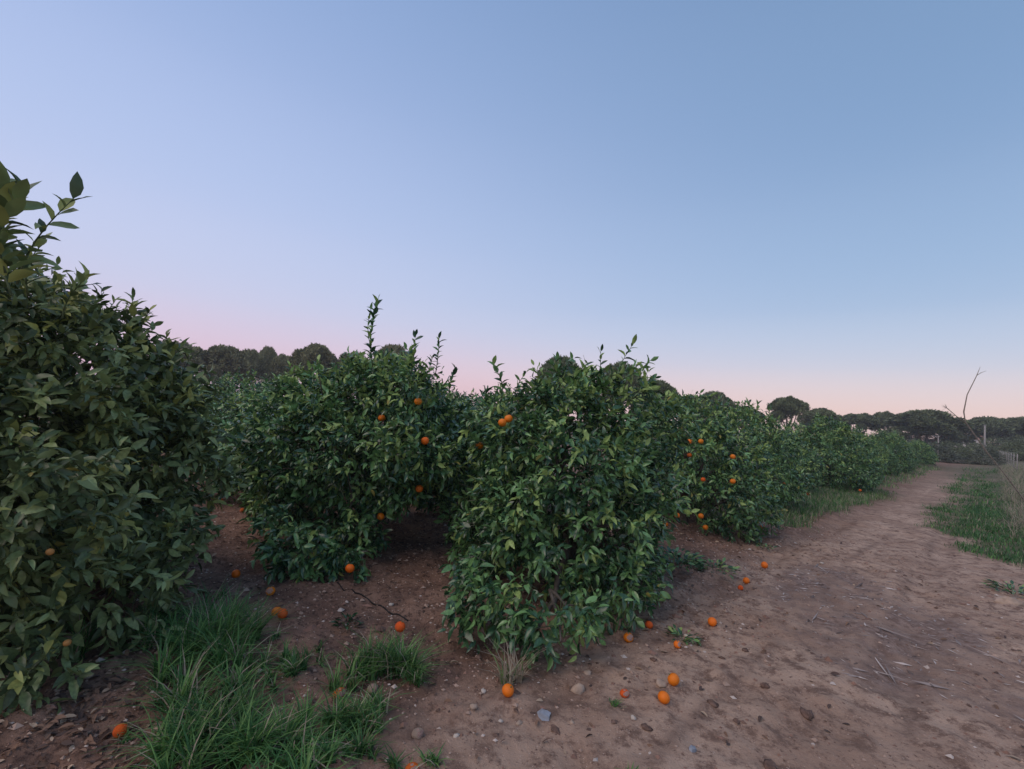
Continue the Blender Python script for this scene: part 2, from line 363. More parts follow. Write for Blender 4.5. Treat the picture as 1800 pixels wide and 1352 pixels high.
def shoot_leaves(rng, P, D, H, size, per=(6, 11), fresh=0.12, length=0.20, droop=0.16):
    n = rng.integers(per[0], per[1], len(P)); idx = np.repeat(np.arange(len(P)), n)
    j = np.concatenate([np.arange(k) for k in n]); f = (j + 0.5) / n[idx]
    d = D[idx]; ref = unit(np.cross(d, np.array([0.3, 0.2, 0.93]))); b = np.cross(d, ref)
    an = j * 2.4 + rng.uniform(0, 6.28, len(P))[idx]
    rad = np.cos(an)[:, None] * ref + np.sin(an)[:, None] * b
    tilt = np.radians(rng.uniform(32, 78, len(idx)) * (1 - 0.35 * f))[:, None]
    ld = d * np.cos(tilt) + rad * np.sin(tilt); ld[:, 2] -= droop * rng.uniform(0.2, 1.3, len(idx))
    ld = unit(ld)
    nm = np.array([0, 0, 0.75]) + 0.55 * d + rng.normal(0, 0.5, ld.shape)
    pos = P[idx] + d * (f * length - length * 0.5)[:, None] + rng.normal(0, 0.012, ld.shape)
    S = size * rng.uniform(0.62, 1.18, len(idx)) * (1 - 0.25 * (f > 0.85))
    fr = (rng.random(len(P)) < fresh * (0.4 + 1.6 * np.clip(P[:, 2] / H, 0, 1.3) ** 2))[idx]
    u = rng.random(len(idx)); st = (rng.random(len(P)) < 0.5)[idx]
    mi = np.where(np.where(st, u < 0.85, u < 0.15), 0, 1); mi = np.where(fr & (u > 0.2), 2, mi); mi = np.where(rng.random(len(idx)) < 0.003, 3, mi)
    var = rng.integers(0, 4, len(idx))
    return pos, leaf_frames(pos, ld, nm), S, var, mi
def trunk_mesh(rng, C, H, r0_=0.075, fork=0.45, nl=7):
    mb = MB()
    lean = np.array([rng.uniform(-0.06, 0.06), rng.uniform(-0.06, 0.06), fork])
    tube(mb, wobble((0, 0, -0.12), lean, 6, 0.012, rng), np.linspace(r0_ * 1.35, r0_, 6), 10)
    for k in range(nl):
        c = C[1 + (k * 5) % (len(C) - 1)].copy()
        tube(mb, wobble(lean - [0, 0, 0.05], c, 7, 0.04, rng), np.linspace(r0_ * 0.6, 0.012, 7), 6)
        for _ in range(2):
            e = c + rng.normal(0, 0.22, 3)
            tube(mb, wobble(c * 0.7 + lean * 0.3, e, 5, 0.03, rng), np.linspace(0.018, 0.005, 5), 5)
    return mb.mesh('trunk', [BARK])
def twigs_to_mb(mb, P, D, ln, mi, sel):
    for p, d in zip(P[sel], D[sel]): tube(mb, np.array([p - d * ln * 0.9, p - d * ln * 0.2, p + d * ln * 0.45]), (0.004, 0.003, 0.0015), 3, mi)

# ------------------------------------------------------------------ the citrus trees that stand close
def sprout(tree, tloc, rng, base, tip, nleaf, size, mats, bend=0.05):
    """an upright water shoot: stem with leaves along it"""
    base = np.asarray(base, float) - tloc; tip = np.asarray(tip, float) - tloc
    L = np.linalg.norm(tip - base); n = 7
    t = np.linspace(0, 1, n)[:, None]; side = rng.normal(0, 1, 3); side[2] = 0
    pts = base + (tip - base) * t + unit(side) * bend * np.sin(t * math.pi)
    mb = MB(); tube(mb, pts, np.linspace(0.006, 0.002, n), 5, 4); nleaf = int(nleaf * 1.5)
    f = np.linspace(0.12, 1.0, nleaf); seg = np.array([np.interp(f, t[:, 0], pts[:, i]) for i in range(3)]).T
    d = unit(tip - base); an = np.arange(nleaf) * 2.4 + rng.uniform(0, 6)
    ref = unit(np.cross(d, np.array([1.0, 0.2, 0.1]))); b = np.cross(d, ref)
    rad = np.cos(an)[:, None] * ref + np.sin(an)[:, None] * b
    tl = np.radians(rng.uniform(25, 68, nleaf) * np.where(f > 0.9, 0.5, 1))[:, None]
    ld = d * np.cos(tl) + rad * np.sin(tl); nm = d * 0.8 - rad * 0.3 + rng.normal(0, 0.3, ld.shape)
    S = size * 1.2 * rng.uniform(0.6, 1.15, nleaf); mi = rng.choice([0, 1, 2], nleaf, p=[0.3, 0.4, 0.3])
    leaves_to_mb(mb, seg, leaf_frames(seg, ld, nm), S, rng.integers(0, 4, nleaf), mi)
    return link('shoot', mb.mesh('shoot', list(mats) + [TWIG]), tree)

FRUIT = []                                               # hanging fruit: (pixel x, y, tree key), resolved below
def lobe_hit(C, Rr, loc, px, py):
    """distance along the pixel's ray to the skin of a crown"""
    d = unit(ray(px, py)); o = np.array([0, 0, EYE]) - loc; best = None
    for c, r in zip(C, Rr):
        oo = (o - c) / r; dd = d / r
        a = dd @ dd; b = oo @ dd; cc = oo @ oo - 1; disc = b * b - a * cc
        if disc > 0:
            t = (-b - math.sqrt(disc)) / a
            if t > 0 and (best is None or t < best): best = t
    return (None if best is None else np.array([0, 0, EYE]) + d * best)

def near_tree(key, loc, R, H, skirt, nlobe, nshoot, size, seed, label, mats, fruit_px, extra_px=(), sprouts=(), picks=300, dead=0, cut=None, fresh=0.12, per=(6, 11), hollows=()):
    rng = np.random.default_rng(seed)
    loc = np.array([loc[0], loc[1], float(gz(loc[0], loc[1]))])
    extra = []
    for px, py, dep, r in extra_px:
        c = (W(px, py, dep) if dep > 1.2 else G(px, py, dep)) - loc; extra.append((tuple(c), (r, r, r * 0.9)))
    C, Rr = crown_lobes(rng, R, H, skirt, nlobe, extra)
    tree = empty('orange_tree', loc); tag(tree, label, 'orange tree', 'orange trees of the grove')
    link('trunk', trunk_mesh(rng, C, H), tree)
    P, D = shoots(rng, C, Rr, nshoot, H, 0.3 if key == 'L' else 0.22)
    if cut is not None: k = cut(P + loc); P = P[k]; D = D[k]
    for px, py, r in hollows:                            # dark hollows in the face of the crown
        h = lobe_hit(C, Rr, loc, px, py)
        if h is not None: k = np.linalg.norm(P + loc - h, axis=1) > r * rng.uniform(0.8, 1.15, len(P)); P = P[k]; D = D[k]
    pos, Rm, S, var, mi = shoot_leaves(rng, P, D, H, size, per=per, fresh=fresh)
    keep = (pos[:, 2] + loc[2] > 0.03)
    eye = np.array([0, 0, EYE]) - loc
    fr = []
    for (px, py, *o) in fruit_px:                        # fruit sits in the skin of the crown; leaves leave it room
        h = lobe_hit(C, Rr, loc, px, py)
        if h is None: h = W(px, py, project(loc + [0, 0, 1])[2] - 0.6 * R)
        h = h - unit(ray(px, py)) * 0.02; fr.append((h, *o))
        hl = h - loc; dv = unit(hl - eye); rel = pos + Rm[:, :, 0] * (S * 0.5)[:, None] - eye
        along = rel @ dv; off = np.linalg.norm(rel - along[:, None] * dv, axis=1); dist = np.linalg.norm(hl - eye)
        keep &= ~((off < 0.062) & (along < dist + 0.03))
    pos, Rm, S, var, mi = pos[keep], Rm[keep], S[keep], var[keep], mi[keep]
    # the leaves that show largest become objects of their own
    tip = pos + Rm[:, :, 0] * (S * 0.5)[:, None]; v = eye - tip; dist = np.linalg.norm(v, axis=1)
    face = np.abs((Rm[:, :, 2] * (v / dist[:, None])).sum(1))
    wp = tip + loc; dd = wp - np.array([0, 0, EYE]); kk = dd @ fw; px = CX + F * (dd @ rt) / kk; py = CY - F * (dd @ up) / kk
    inside = (px > 5) & (px < 1795) & (py > 5) & (py < 1347) & (kk > 0.2)
    grid = {}
    score = S ** 2 * (0.15 + face) / dist ** 2 * inside
    near = np.argsort(dist)                               # nearest leaf in each small cell of view = not hidden
    cell = 6.0
    first = np.zeros(len(S), bool); seen = set()
    for q in near:
        c = (int(px[q] // cell), int(py[q] // cell))
        if c not in seen: first[q] = True; seen.update([(c[0] + a_, c[1] + b_) for a_ in (-1, 0, 1) for b_ in (-1, 0, 1)])
    score = score * first
    pick = np.argsort(-score)[:picks]; pick = pick[score[pick] > 0]
    LM = leaf_meshes(mats)
    for q in pick:
        o = link('leaf', LM[var[q]][mi[q]], tree)
        M = np.eye(4); M[:3, :3] = Rm[q] * S[q]; M[:3, 3] = pos[q]; o.matrix_basis = Matrix(M.tolist())
    rest = np.ones(len(S), bool); rest[pick] = False
    mb = MB(); leaves_to_mb(mb, pos[rest], Rm[rest], S[rest], var[rest], mi[rest])
    twigs_to_mb(mb, P, D, 0.2, 4, rng.random(len(P)) < 0.5)
    cr = link('crown', mb.mesh('crown', list(mats) + [TWIG]), tree); tag(cr, kind='stuff')
    if dead:                                              # bare grey twigs poking from the face of the crown
        mb = MB(); k = rng.choice(len(P), dead, replace=False)
        for p, d in zip(P[k], D[k]):
            e = p + unit(d + rng.normal(0, 0.6, 3)) * rng.uniform(0.12, 0.3)
            w_ = wobble(p - d * 0.1, e, 5, 0.02, rng); tube(mb, w_, np.linspace(0.004, 0.0015, 5), 4)
            tube(mb, wobble(w_[2], w_[2] + rng.normal(0, 0.08, 3), 4, 0.008, rng), np.linspace(0.0025, 0.001, 4), 3)
        tag(link('dead_twigs', mb.mesh('dead_twigs', [DEADW]), tree), kind='stuff')
    for (bx_, by_, tx_, ty_, dep, nl, ls) in sprouts:
        sprout(tree, loc, rng, W(bx_, by_, dep), W(tx_, ty_, dep), nl, ls, mats)
    FRUIT.extend(fr)
    return tree

near_tree('L', (-3.85, 3.25), 1.52, 2.35, 0.10, 34, 4200, 0.102, 11,
          'broad dusty-leaved orange tree filling the left edge of the picture', LEAFD,
          [(88, 970, 'dull'), (118, 1130, 'dull')],
          extra_px=[(60, 600, 3.1, 0.42), (150, 660, 3.2, 0.40), (250, 730, 3.5, 0.38), (300, 800, 3.6, 0.28), (390, 838, 3.75, 0.09), (275, 930, 3.4, 0.30), (300, 965, 3.7, 0.16), (200, 1050, 2.9, 0.36), (100, 1130, 2.6, 0.34), (60, 900, 2.5, 0.4), (20, 560, 2.9, 0.35), (100, 620, 3.5, 0.5), (40, 700, 3.3, 0.6), (120, 700, 3.0, 0.4), (60, 760, 2.8, 0.4), (270, 680, 3.7, 0.34), (200, 640, 3.5, 0.34), (70, 1170, 2.5, 0.28), (15, 1200, 2.4, 0.3)],
          sprouts=[(20, 520, 8, 335, 2.3, 22, 0.125), (30, 500, 128, 350, 2.4, 12, 0.115), (10, 480, 40, 350, 2.3, 14, 0.125), (50, 520, 72, 432, 2.6, 9, 0.09), (110, 560, 150, 490, 2.8, 10, 0.11), (190, 610, 202, 530, 3.4, 12, 0.075), (225, 600, 232, 526, 3.4, 12, 0.10), (250, 610, 262, 548, 3.5, 9, 0.08), (275, 640, 292, 590, 3.6, 9, 0.09), (130, 590, 175, 560, 3.0, 6, 0.11)], dead=25, fresh=0.14, hollows=[(335, 850, .16), (150, 760, .2), (90, 640, .14), (230, 860, .15), (200, 1090, .2), (40, 1010, .14), (120, 930, .12)])
near_tree('B', (0.68, 5.05), 1.12, 2.10, 0.05, 28, 2500, 0.100, 23,
          'rounded orange tree at the track corner with foliage hanging to the ground', LEAF,
          [(883, 743), (894, 736), (843, 783)],
          extra_px=[(840, 1020, 0.35, 0.22), (950, 1050, 0.35, 0.26), (945, 1105, 0.20, 0.15), (945, 1135, 0.12, 0.08), (820, 1040, 0.28, 0.15), (825, 1085, 0.15, 0.12), (880, 1060, 0.3, 0.18), (1060, 1040, 0.28, 0.26), (1095, 1020, 0.30, 0.22), (1010, 1080, 0.25, 0.2), (860, 950, 4.4, 0.28), (1000, 960, 4.15, 0.36), (1110, 850, 4.8, 0.32), (990, 690, 5.0, 0.32), (1100, 700, 5.2, 0.34), (900, 780, 4.6, 0.30), (1010, 820, 4.2, 0.35), (850, 870, 4.95, 0.28), (835, 960, 4.75, 0.22), (828, 910, 5.2, 0.28), (1150, 820, 5.3, 0.28), (1165, 745, 5.6, 0.34), (860, 745, 4.9, 0.25), (1090, 890, 5.0, 0.28)],
          sprouts=[(880, 705, 868, 642, 4.8, 12, 0.095), (905, 690, 925, 655, 4.8, 6, 0.10), (985, 660, 980, 632, 4.8, 7, 0.09), (1052, 665, 1056, 618, 4.9, 7, 0.07), (1085, 665, 1112, 606, 4.9, 11, 0.09), (1090, 670, 1145, 632, 4.9, 10, 0.10), (1065, 665, 1120, 640, 4.9, 9, 0.11)], dead=55, fresh=0.22, hollows=[(1040, 735, .17), (895, 835, .2), (960, 905, .15), (1095, 880, .17), (1000, 1010, .13), (930, 720, .1), (1150, 960, .15), (870, 990, .12)])
near_tree('M', (-1.75, 6.05), 1.40, 2.12, 0.55, 30, 3800, 0.100, 37,
          'orange tree left of the corner tree with tall upright shoots and bright fruit', LEAF,
          [(735, 706), (671, 735), (747, 775), (737, 859), (669, 908), (615, 999, 'split')],
          extra_px=[(600, 950, 0.3, 0.26), (560, 975, 0.22, 0.2), (640, 930, 5.0, 0.24), (520, 860, 5.3, 0.34), (760, 800, 4.9, 0.26), (700, 780, 4.75, 0.3), (620, 790, 4.9, 0.3), (720, 690, 5.2, 0.34), (620, 690, 5.6, 0.36), (540, 700, 5.9, 0.4), (470, 760, 6.0, 0.36), (800, 760, 5.7, 0.3), (800, 830, 5.6, 0.3), (765, 880, 6.1, 0.3), (495, 890, 6.3, 0.34), (470, 830, 6.3, 0.34), (520, 930, 5.9, 0.30), (560, 860, 5.9, 0.34), (495, 935, 0.35, 0.26), (525, 965, 0.3, 0.26), (590, 930, 5.3, 0.30), (640, 890, 5.4, 0.28), (475, 880, 6.4, 0.30), (525, 985, 0.2, 0.16), (560, 940, 5.5, 0.3), (610, 985, 0.2, 0.18), (700, 850, 5.6, 0.3)],
          sprouts=[(655, 645, 664, 534, 5.2, 26, 0.095), (658, 625, 652, 545, 5.2, 9, 0.07), (722, 660, 730, 590, 5.2, 11, 0.10), (735, 650, 715, 612, 5.2, 8, 0.10), (765, 660, 772, 592, 5.2, 12, 0.08), (745, 670, 760, 630, 5.2, 8, 0.09), (790, 690, 800, 655, 5.4, 8, 0.09), (605, 655, 612, 632, 5.4, 6, 0.09), (565, 660, 560, 635, 5.6, 6, 0.09), (680, 665, 690, 634, 5.2, 7, 0.09)],
          dead=35, fresh=0.24, hollows=[(690, 905, .28), (610, 715, .13), (640, 840, .22), (790, 880, .2), (520, 760, .16)],
          cut=lambda p: ~((p[:, 2] < 0.48) & (p[:, 0] > -1.25) & (p[:, 1] < 7.2)))
near_tree('C', (3.05, 8.15), 1.34, 2.0, 0.12, 26, 1900, 0.098, 41,
          'second orange tree along the track, many oranges low on its skirt', LEAF,
          [(1212, 776), (1232, 776), (1212, 800, 'dim'), (1288, 803), (1236, 843, 'dim'), (1288, 846), (1190, 906), (1232, 907), (1240, 927), (1150, 931), (1159, 921), (1170, 922)],
          extra_px=[(1290, 900, 7.3, 0.36), (1300, 925, 0.22, 0.24), (1335, 920, 0.2, 0.2), (1260, 850, 7.2, 0.34), (1310, 800, 7.8, 0.36), (1210, 790, 7.4, 0.34), (1160, 880, 6.9, 0.24), (1230, 730, 8.0, 0.34)],
          sprouts=[(1190, 720, 1187, 690, 7.8, 8, 0.09), (1262, 725, 1266, 700, 7.8, 8, 0.09), (1310, 735, 1314, 708, 7.8, 9, 0.09), (1325, 735, 1332, 712, 7.8, 7, 0.09)],
          picks=260, dead=20, fresh=0.24, hollows=[(1250, 815, .22), (1205, 880, .24), (1300, 850, .16), (1180, 740, .16)],
          cut=lambda p: ~((p[:, 2] < 0.62) & (p[:, 0] > 2.2) & (p[:, 0] < 3.05) & (p[:, 1] < 8.4)))

# ------------------------------------------------------------------ the rest of the grove, from three shared crowns
def citrus_proto(seed, R, H, skirt, nshoot, size, fresh):
    rng = np.random.default_rng(seed)
    C, Rr = crown_lobes(rng, R, H, skirt, 24)
    P, D = shoots(rng, C, Rr, nshoot, H); 
    k = rng.choice(np.where(P[:, 2] > H * 0.8)[0], 8)      # some shoots reach above the rest
    P = np.concatenate([P] + [P[k] + [0, 0, 0.09 * j] for j in (1, 2)]); D = np.concatenate([D] + [np.tile([[0, 0, 1.0]], (8, 1))] * 2)
    pos, Rm, S, var, mi = shoot_leaves(rng, P, D, H, size, per=(5, 9), fresh=fresh)
    mb = MB(); leaves_to_mb(mb, pos, Rm, S, var, mi); twigs_to_mb(mb, P, D, 0.2, 4, rng.random(len(P)) < 0.3)
    return mb.mesh('crown', LEAF + [TWIG]), trunk_mesh(rng, C, H)
PROTO = [citrus_proto(101, 1.45, 2.05, 0.15, 1650, 0.105, 0.22), citrus_proto(102, 1.5, 2.0, 0.22, 1650, 0.105, 0.26), citrus_proto(103, 1.4, 2.1, 0.12, 1600, 0.108, 0.20)]
def far_tree(x, y, k, rz, s, label):
    t = empty('orange_tree', (x, y, float(gz(x, y))), rz, s); tag(t, label, 'orange tree', 'orange trees of the grove')
    link('trunk', PROTO[k][1], t); c = link('crown', PROTO[k][0], t); tag(c, kind='stuff'); return t
R_ = random.Random(5)
ORD = ['third', 'fourth', 'fifth', 'sixth', 'seventh', 'eighth', 'ninth', 'tenth', 'eleventh', 'twelfth', 'thirteenth', 'fourteenth', 'fifteenth']
ROW = [(5.3, 10.7, 0.97), (7.35, 13.25, 0.88), (10.1, 15.3, 1.10), (12.3, 18.05, 0.88)]
while len(ROW) < 13: ROW.append((ROW[-1][0] + 2.5, ROW[-1][1] + 2.42, (0.98, 0.84, 1.0, 0.88)[len(ROW) % 4] - 0.01 * len(ROW)))
for n_, (x, y, s) in enumerate(ROW):
    far_tree(x + R_.uniform(-.3, .3), y + R_.uniform(-.3, .3), n_ % 3, R_.uniform(0, 6.28), (s * 0.92, s * 0.92, s * R_.uniform(0.90, 1.08)),
             f'{ORD[n_]} orange tree from the front in the row along the track')
far_tree(-6.7, 6.3, 0, 1.5, 1.02, 'orange tree directly behind the broad left tree, glimpsed through its leaves')
far_tree(-9.6, 6.0, 2, 2.5, 1.0, 'orange tree far left behind the broad left tree, almost hidden')
far_tree(-0.35, 8.15, 2, 3.3, (0.95, 0.95, 0.92), 'shaded orange tree seen through the dark opening beside the corner tree')
far_tree(-3.9, 8.6, 1, 0.5, (1.15, 1.15, 0.95), 'dark orange tree right behind the alley beside the broad left tree')
KNOWN = [(-0.35, 8.15, 1.9), (-3.85, 3.25, 2.2), (0.68, 5.05, 2.1), (-1.75, 6.05, 2.1), (3.05, 8.15, 2.0), (-3.9, 8.6, 1.9)] + [(x, y, 2.05 * s) for x, y, s in ROW]
CAND = []
for b in range(0, 7):
    for a_ in range(-2, 8):
        if (a_, b) in ((0, 0), (-1, 0), (0, 1), (-2, 0), (1, 0)): continue
        x = -1.8 + 2.44 * a_ - 2.4 * b + R_.uniform(-.25, .25); y = 6.4 + 2.44 * a_ + 2.4 * b + R_.uniform(-.25, .25)
        s = R_.uniform(0.92, 1.05); CAND.append((x, y, s, s * R_.uniform(0.94, 1.06), R_.randrange(3), R_.uniform(0, 6.28)))
def shows(x, y, H):
    """does any of the crown's top look over the nearer trees?"""
    d0 = math.hypot(x, y)
    for off in (-1.1, -0.6, 0, 0.6, 1.1):
        tx, ty, tz = x + off * y / d0, y - off * x / d0, H - 0.12 - 0.35 * off * off
        px, py, dp = project((tx, ty, tz))
        if not 0 < px < 1800: continue
        ok = True; L2 = tx * tx + ty * ty
        for ox, oy, oh in KNOWN + [(c[0], c[1], 2.05 * c[3]) for c in CAND]:
            if abs(ox - x) + abs(oy - y) < 0.1: continue
            u = (ox * tx + oy * ty) / L2
            if not 0.05 < u < 0.97: continue
            dd = math.hypot(ox - u * tx, oy - u * ty)
            if dd < 1.35 and EYE + (tz - EYE) * u < oh - 0.15 - 0.32 * dd * dd: ok = False; break
        if ok: return True
    return False
SEEN = sorted([c for c in CAND if c[1] >= 4 and shows(c[0], c[1], 2.05 * c[3])], key=lambda c: project((c[0], c[1], 2))[0])
NTH = ['leftmost', 'second', 'third', 'fourth', 'fifth', 'sixth', 'seventh', 'eighth', 'ninth', 'tenth', 'eleventh', 'twelfth', 'thirteenth', 'fourteenth', 'fifteenth', 'sixteenth', 'seventeenth', 'eighteenth', 'nineteenth', 'twentieth']
for n_, (x, y, s, sz, k, rz) in enumerate(SEEN):
    far_tree(x, y, k, rz, (s, s, sz), f'orange tree deep in the grove, {NTH[n_]} from the left of the tops over nearer trees')

# ------------------------------------------------------------------ stone pines, shrubs and house beyond the grove
PINE_BRIGHT = [material('brightened_pine_needles_dark', (0.150, 0.152, 0.078), 0.7, 0.35, 0.8, spec=0.2), material('brightened_pine_needles', (0.250, 0.245, 0.125), 0.7, 0.35, 0.8, spec=0.2)]  # same needles in a lighter, warmer copy: left pines' brightness put into colour
def pine_proto(seed, Rc, H, cb, mats=PINE):
    """crown: layered umbrella of needle tufts; trunk with rising limbs"""
    rng = np.random.default_rng(seed); lob = []
    NL = 30
    for k in range(NL):
        u = (k + 0.5) / NL; a1 = k * 2.4 + rng.uniform(-.4, .4); d = Rc * 0.76 * math.sqrt(u) * rng.uniform(0.85, 1.1)
        zt = H - (H - cb) * (0.16 + 0.42 * (d / Rc) ** 2); z = zt - (H - cb) * (0.42 * rng.random() ** 1.5 if k % 2 else 0.0)
        lob.append(((d * math.cos(a1), d * math.sin(a1), z), (Rc * rng.uniform(.20, .32), Rc * rng.uniform(.20, .32), (H - cb) * rng.uniform(.13, .20))))
    C = np.array([l[0] for l in lob]); Rr = np.array([l[1] for l in lob])
    n = 8000; k = rng.integers(0, NL, n); d = unit(rng.normal(size=(n, 3))); d[:, 2] = np.where(d[:, 2] < -0.35, -d[:, 2], d[:, 2])
    p = C[k] + d * Rr[k] * rng.uniform(0.72, 1.04, n)[:, None]
    mb = MB()
    for j in range(3):
        ax = unit(d * 0.7 + np.array([0, 0, 0.4]) + rng.normal(0, 0.7, d.shape)); sd = unit(np.cross(ax, rng.normal(size=d.shape)))
        L = rng.uniform(0.22, 0.42, n)[:, None] * Rc / 3.2; w = 0.07 * Rc / 3.2
        Vt = np.stack([p - sd * w, p + sd * w, p + ax * L + sd * w * 0.5, p + ax * L * 1.05 - sd * w * .5], 1).reshape(-1, 3)
        i4 = np.arange(n)[:, None] * 4
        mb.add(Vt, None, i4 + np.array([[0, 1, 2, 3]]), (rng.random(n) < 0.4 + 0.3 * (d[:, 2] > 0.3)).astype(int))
    crown = mb.mesh('crown', mats)
    mb = MB(); fork = np.array([rng.uniform(-.3, .3), rng.uniform(-.3, .3), cb * 0.9])
    tube(mb, wobble((0, 0, -0.4), fork, 7, 0.08, rng), np.linspace(0.24, 0.17, 7), 8)
    for j in range(9): tube(mb, wobble(fork - [0, 0, 0.3 * rng.random()], C[(j * 3 + 1) % NL], 6, 0.12, rng), np.linspace(0.11, 0.03, 6), 6)
    return crown, mb.mesh('trunk', [PBARK])
PP = [pine_proto(201, 3.2, 7.5, 1.2), pine_proto(202, 3.2, 7.5, 0.2), pine_proto(203, 3.2, 7.5, 2.6), pine_proto(204, 3.2, 7.5, 0.4, PINE_BRIGHT), pine_proto(205, 3.2, 7.5, 1.6, PINE_BRIGHT)]
def pine(px, top, width, depth, k, label):
    """crown width and top given in photo pixels at a distance"""
    p = W(px, top, depth); H = p[2]; R = width * depth / F / 2
    t = empty('pine_tree', (p[0], p[1], float(gz(p[0], p[1]))), px * 1.7, (R / 3.0, R / 3.0, H / 7.35))
    tag(t, label, 'pine tree', 'umbrella pines on the skyline'); link('crown', PP[k][0], t).__setitem__('kind', 'stuff'); link('trunk', PP[k][1], t)
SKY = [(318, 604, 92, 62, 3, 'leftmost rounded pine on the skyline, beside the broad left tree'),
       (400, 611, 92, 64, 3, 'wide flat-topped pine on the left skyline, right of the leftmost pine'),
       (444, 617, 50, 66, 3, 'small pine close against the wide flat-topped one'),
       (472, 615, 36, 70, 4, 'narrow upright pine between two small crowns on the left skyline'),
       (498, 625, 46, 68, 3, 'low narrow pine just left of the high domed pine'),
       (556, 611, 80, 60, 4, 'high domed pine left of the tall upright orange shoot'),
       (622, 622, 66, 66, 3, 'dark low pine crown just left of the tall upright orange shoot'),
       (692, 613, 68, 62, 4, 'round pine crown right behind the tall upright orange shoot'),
       (988, 630, 84, 52, 1, 'tall pine dome rising over the corner orange tree'),
       (1090, 643, 96, 50, 1, 'big pine behind the right shoulder of the corner orange tree'),
       (1150, 672, 90, 52, 0, 'pine sloping down right of the corner orange tree'),
       (1218, 697, 44, 78, 1, 'small pine left of the dark round pine above the second tree'),
       (1256, 691, 66, 76, 1, 'dark round pine above the second orange tree along the track'),
       (1312, 718, 60, 86, 0, 'low pine between the two dark round domes right of centre'),
       (1386, 702, 64, 74, 2, 'lone domed pine standing higher than its neighbours right of centre'),
       (1444, 721, 66, 84, 0, 'low wide pine right of the lone domed pine'),
       (1512, 730, 62, 92, 2, 'open pine with pale sky showing under its crown'),
       (1556, 727, 44, 96, 2, 'narrow dark pine just left of the wide dark pine'),
       (1626, 723, 118, 84, 1, 'wide dark pine left of the white house'),
       (1700, 742, 50, 104, 2, 'pine directly behind the white house'),
       (1742, 736, 86, 92, 1, 'pine right of the white house behind the pole'),
       (1800, 737, 84, 92, 1, 'rightmost pine at the edge of the picture')]
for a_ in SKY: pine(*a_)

def shrub_proto(seed, mats):
    rng = np.random.default_rng(seed); C, Rr = crown_lobes(rng, 1.0, 1.6, 0.1, 14)
    P, D = shoots(rng, C, Rr, 700, 1.6); pos, Rm, S, var, mi = shoot_leaves(rng, P, D, 1.6, 0.11, per=(4, 7))
    mb = MB(); leaves_to_mb(mb, pos, Rm, S, var, np.where(rng.random(len(mi)) < 0.5, 0, 1))
    c = mb.mesh('crown', mats); mb = MB()
    for k in range(5): tube(mb, wobble((0, 0, -0.1), C[1 + k * 2], 5, 0.05, rng), np.linspace(0.05, 0.015, 5), 5)
    return c, mb.mesh('stem', [BARK])
SP = [shrub_proto(301, SHRUB), shrub_proto(302, [PINE[0], PINE[1]])]
def shrub(px, top, width, depth, k, label):
    p = W(px, top, depth); H = p[2]; R = width * depth / F / 2
    t = empty('shrub', (p[0], p[1], float(gz(p[0], p[1]))), px * 0.7, (R, R, H / 1.6)); tag(t, label, 'shrub', 'shrubs below the pines')
    link('crown', SP[k][0], t).__setitem__('kind', 'stuff'); link('stem', SP[k][1], t)
for a_ in [(330, 656, 70, 48, 0, 'grey olive-like shrub under the left pines'), (395, 660, 60, 50, 1, 'dark shrub under the wide flat-topped pine'),
           (470, 662, 70, 52, 1, 'dark shrub below the narrow upright pine'), (1480, 762, 80, 72, 1, 'dark shrub under the low wide pine'),
           (1560, 768, 90, 70, 1, 'dark shrub left of the wide dark pine foot'), (1605, 775, 60, 50, 0, 'grey-green shrub at the far end of the track row'),
           (1640, 782, 76, 46, 0, 'grey shrub left of the white house where the track ends'), (1692, 786, 50, 56, 1, 'dark shrub in front of the white house'),
           (1665, 776, 70, 70, 1, 'dark bushy shrub hiding the left end of the white house'), (1726, 778, 60, 74, 1, 'dark shrub at the right end of the white house'), (1735, 788, 60, 42, 0, 'pale grey-green shrub below the pole'), (1790, 780, 60, 60, 1, 'dark shrub at the right edge below the pines'), (1690, 803, 60, 44, 0, 'low grey-green shrub at the end of the track')]: shrub(*a_)

UW = ['first', 'second', 'third', 'fourth', 'fifth', 'sixth', 'seventh', 'eighth']
for n_, px in enumerate((1462, 1500, 1538, 1580, 1622, 1655, 1752, 1792)):
    shrub(px, 757 + (n_ * 7) % 9 + (px - 1462) * 0.03, 70, 86, 1, f'dark undergrowth bush beneath the right-hand pines, {UW[n_]} from the left')
WHITE = material('white_render', (0.78, 0.72, 0.70), 0.85, 0.06, 2); ROOF = material('clay_roof', (0.36, 0.19, 0.14), 0.9, 0.25, 6)
GLASS = material('dark_window', (0.05, 0.05, 0.06), 0.2); CONC = material('pale_concrete', (0.30, 0.28, 0.26), 0.9, 0.2, 8)
def box(mb, c, h, mi=0):
    c = np.array(c, float); h = np.array(h, float)
    V = np.array([[sx_, sy_, sz_] for sx_ in (-1, 1) for sy_ in (-1, 1) for sz_ in (-1, 1)]) * h + c
    mb.add(V, None, [[0, 1, 3, 2], [4, 6, 7, 5], [0, 4, 5, 1], [2, 3, 7, 6], [0, 2, 6, 4], [1, 5, 7, 3]], mi)
def part_box(name, c, h, m, parent):
    mb = MB(); box(mb, c, h); return link(name, mb.mesh(name, [m], False), parent)
p = W(1696, 788, 118); ho = empty('house', (p[0], p[1], 0.0), -0.7)
tag(ho, 'white rendered house half hidden among the pines on the right', 'house')
part_box('wall', (0, 0, 1.7), (4.2, 3.0, 1.8), WHITE, ho)
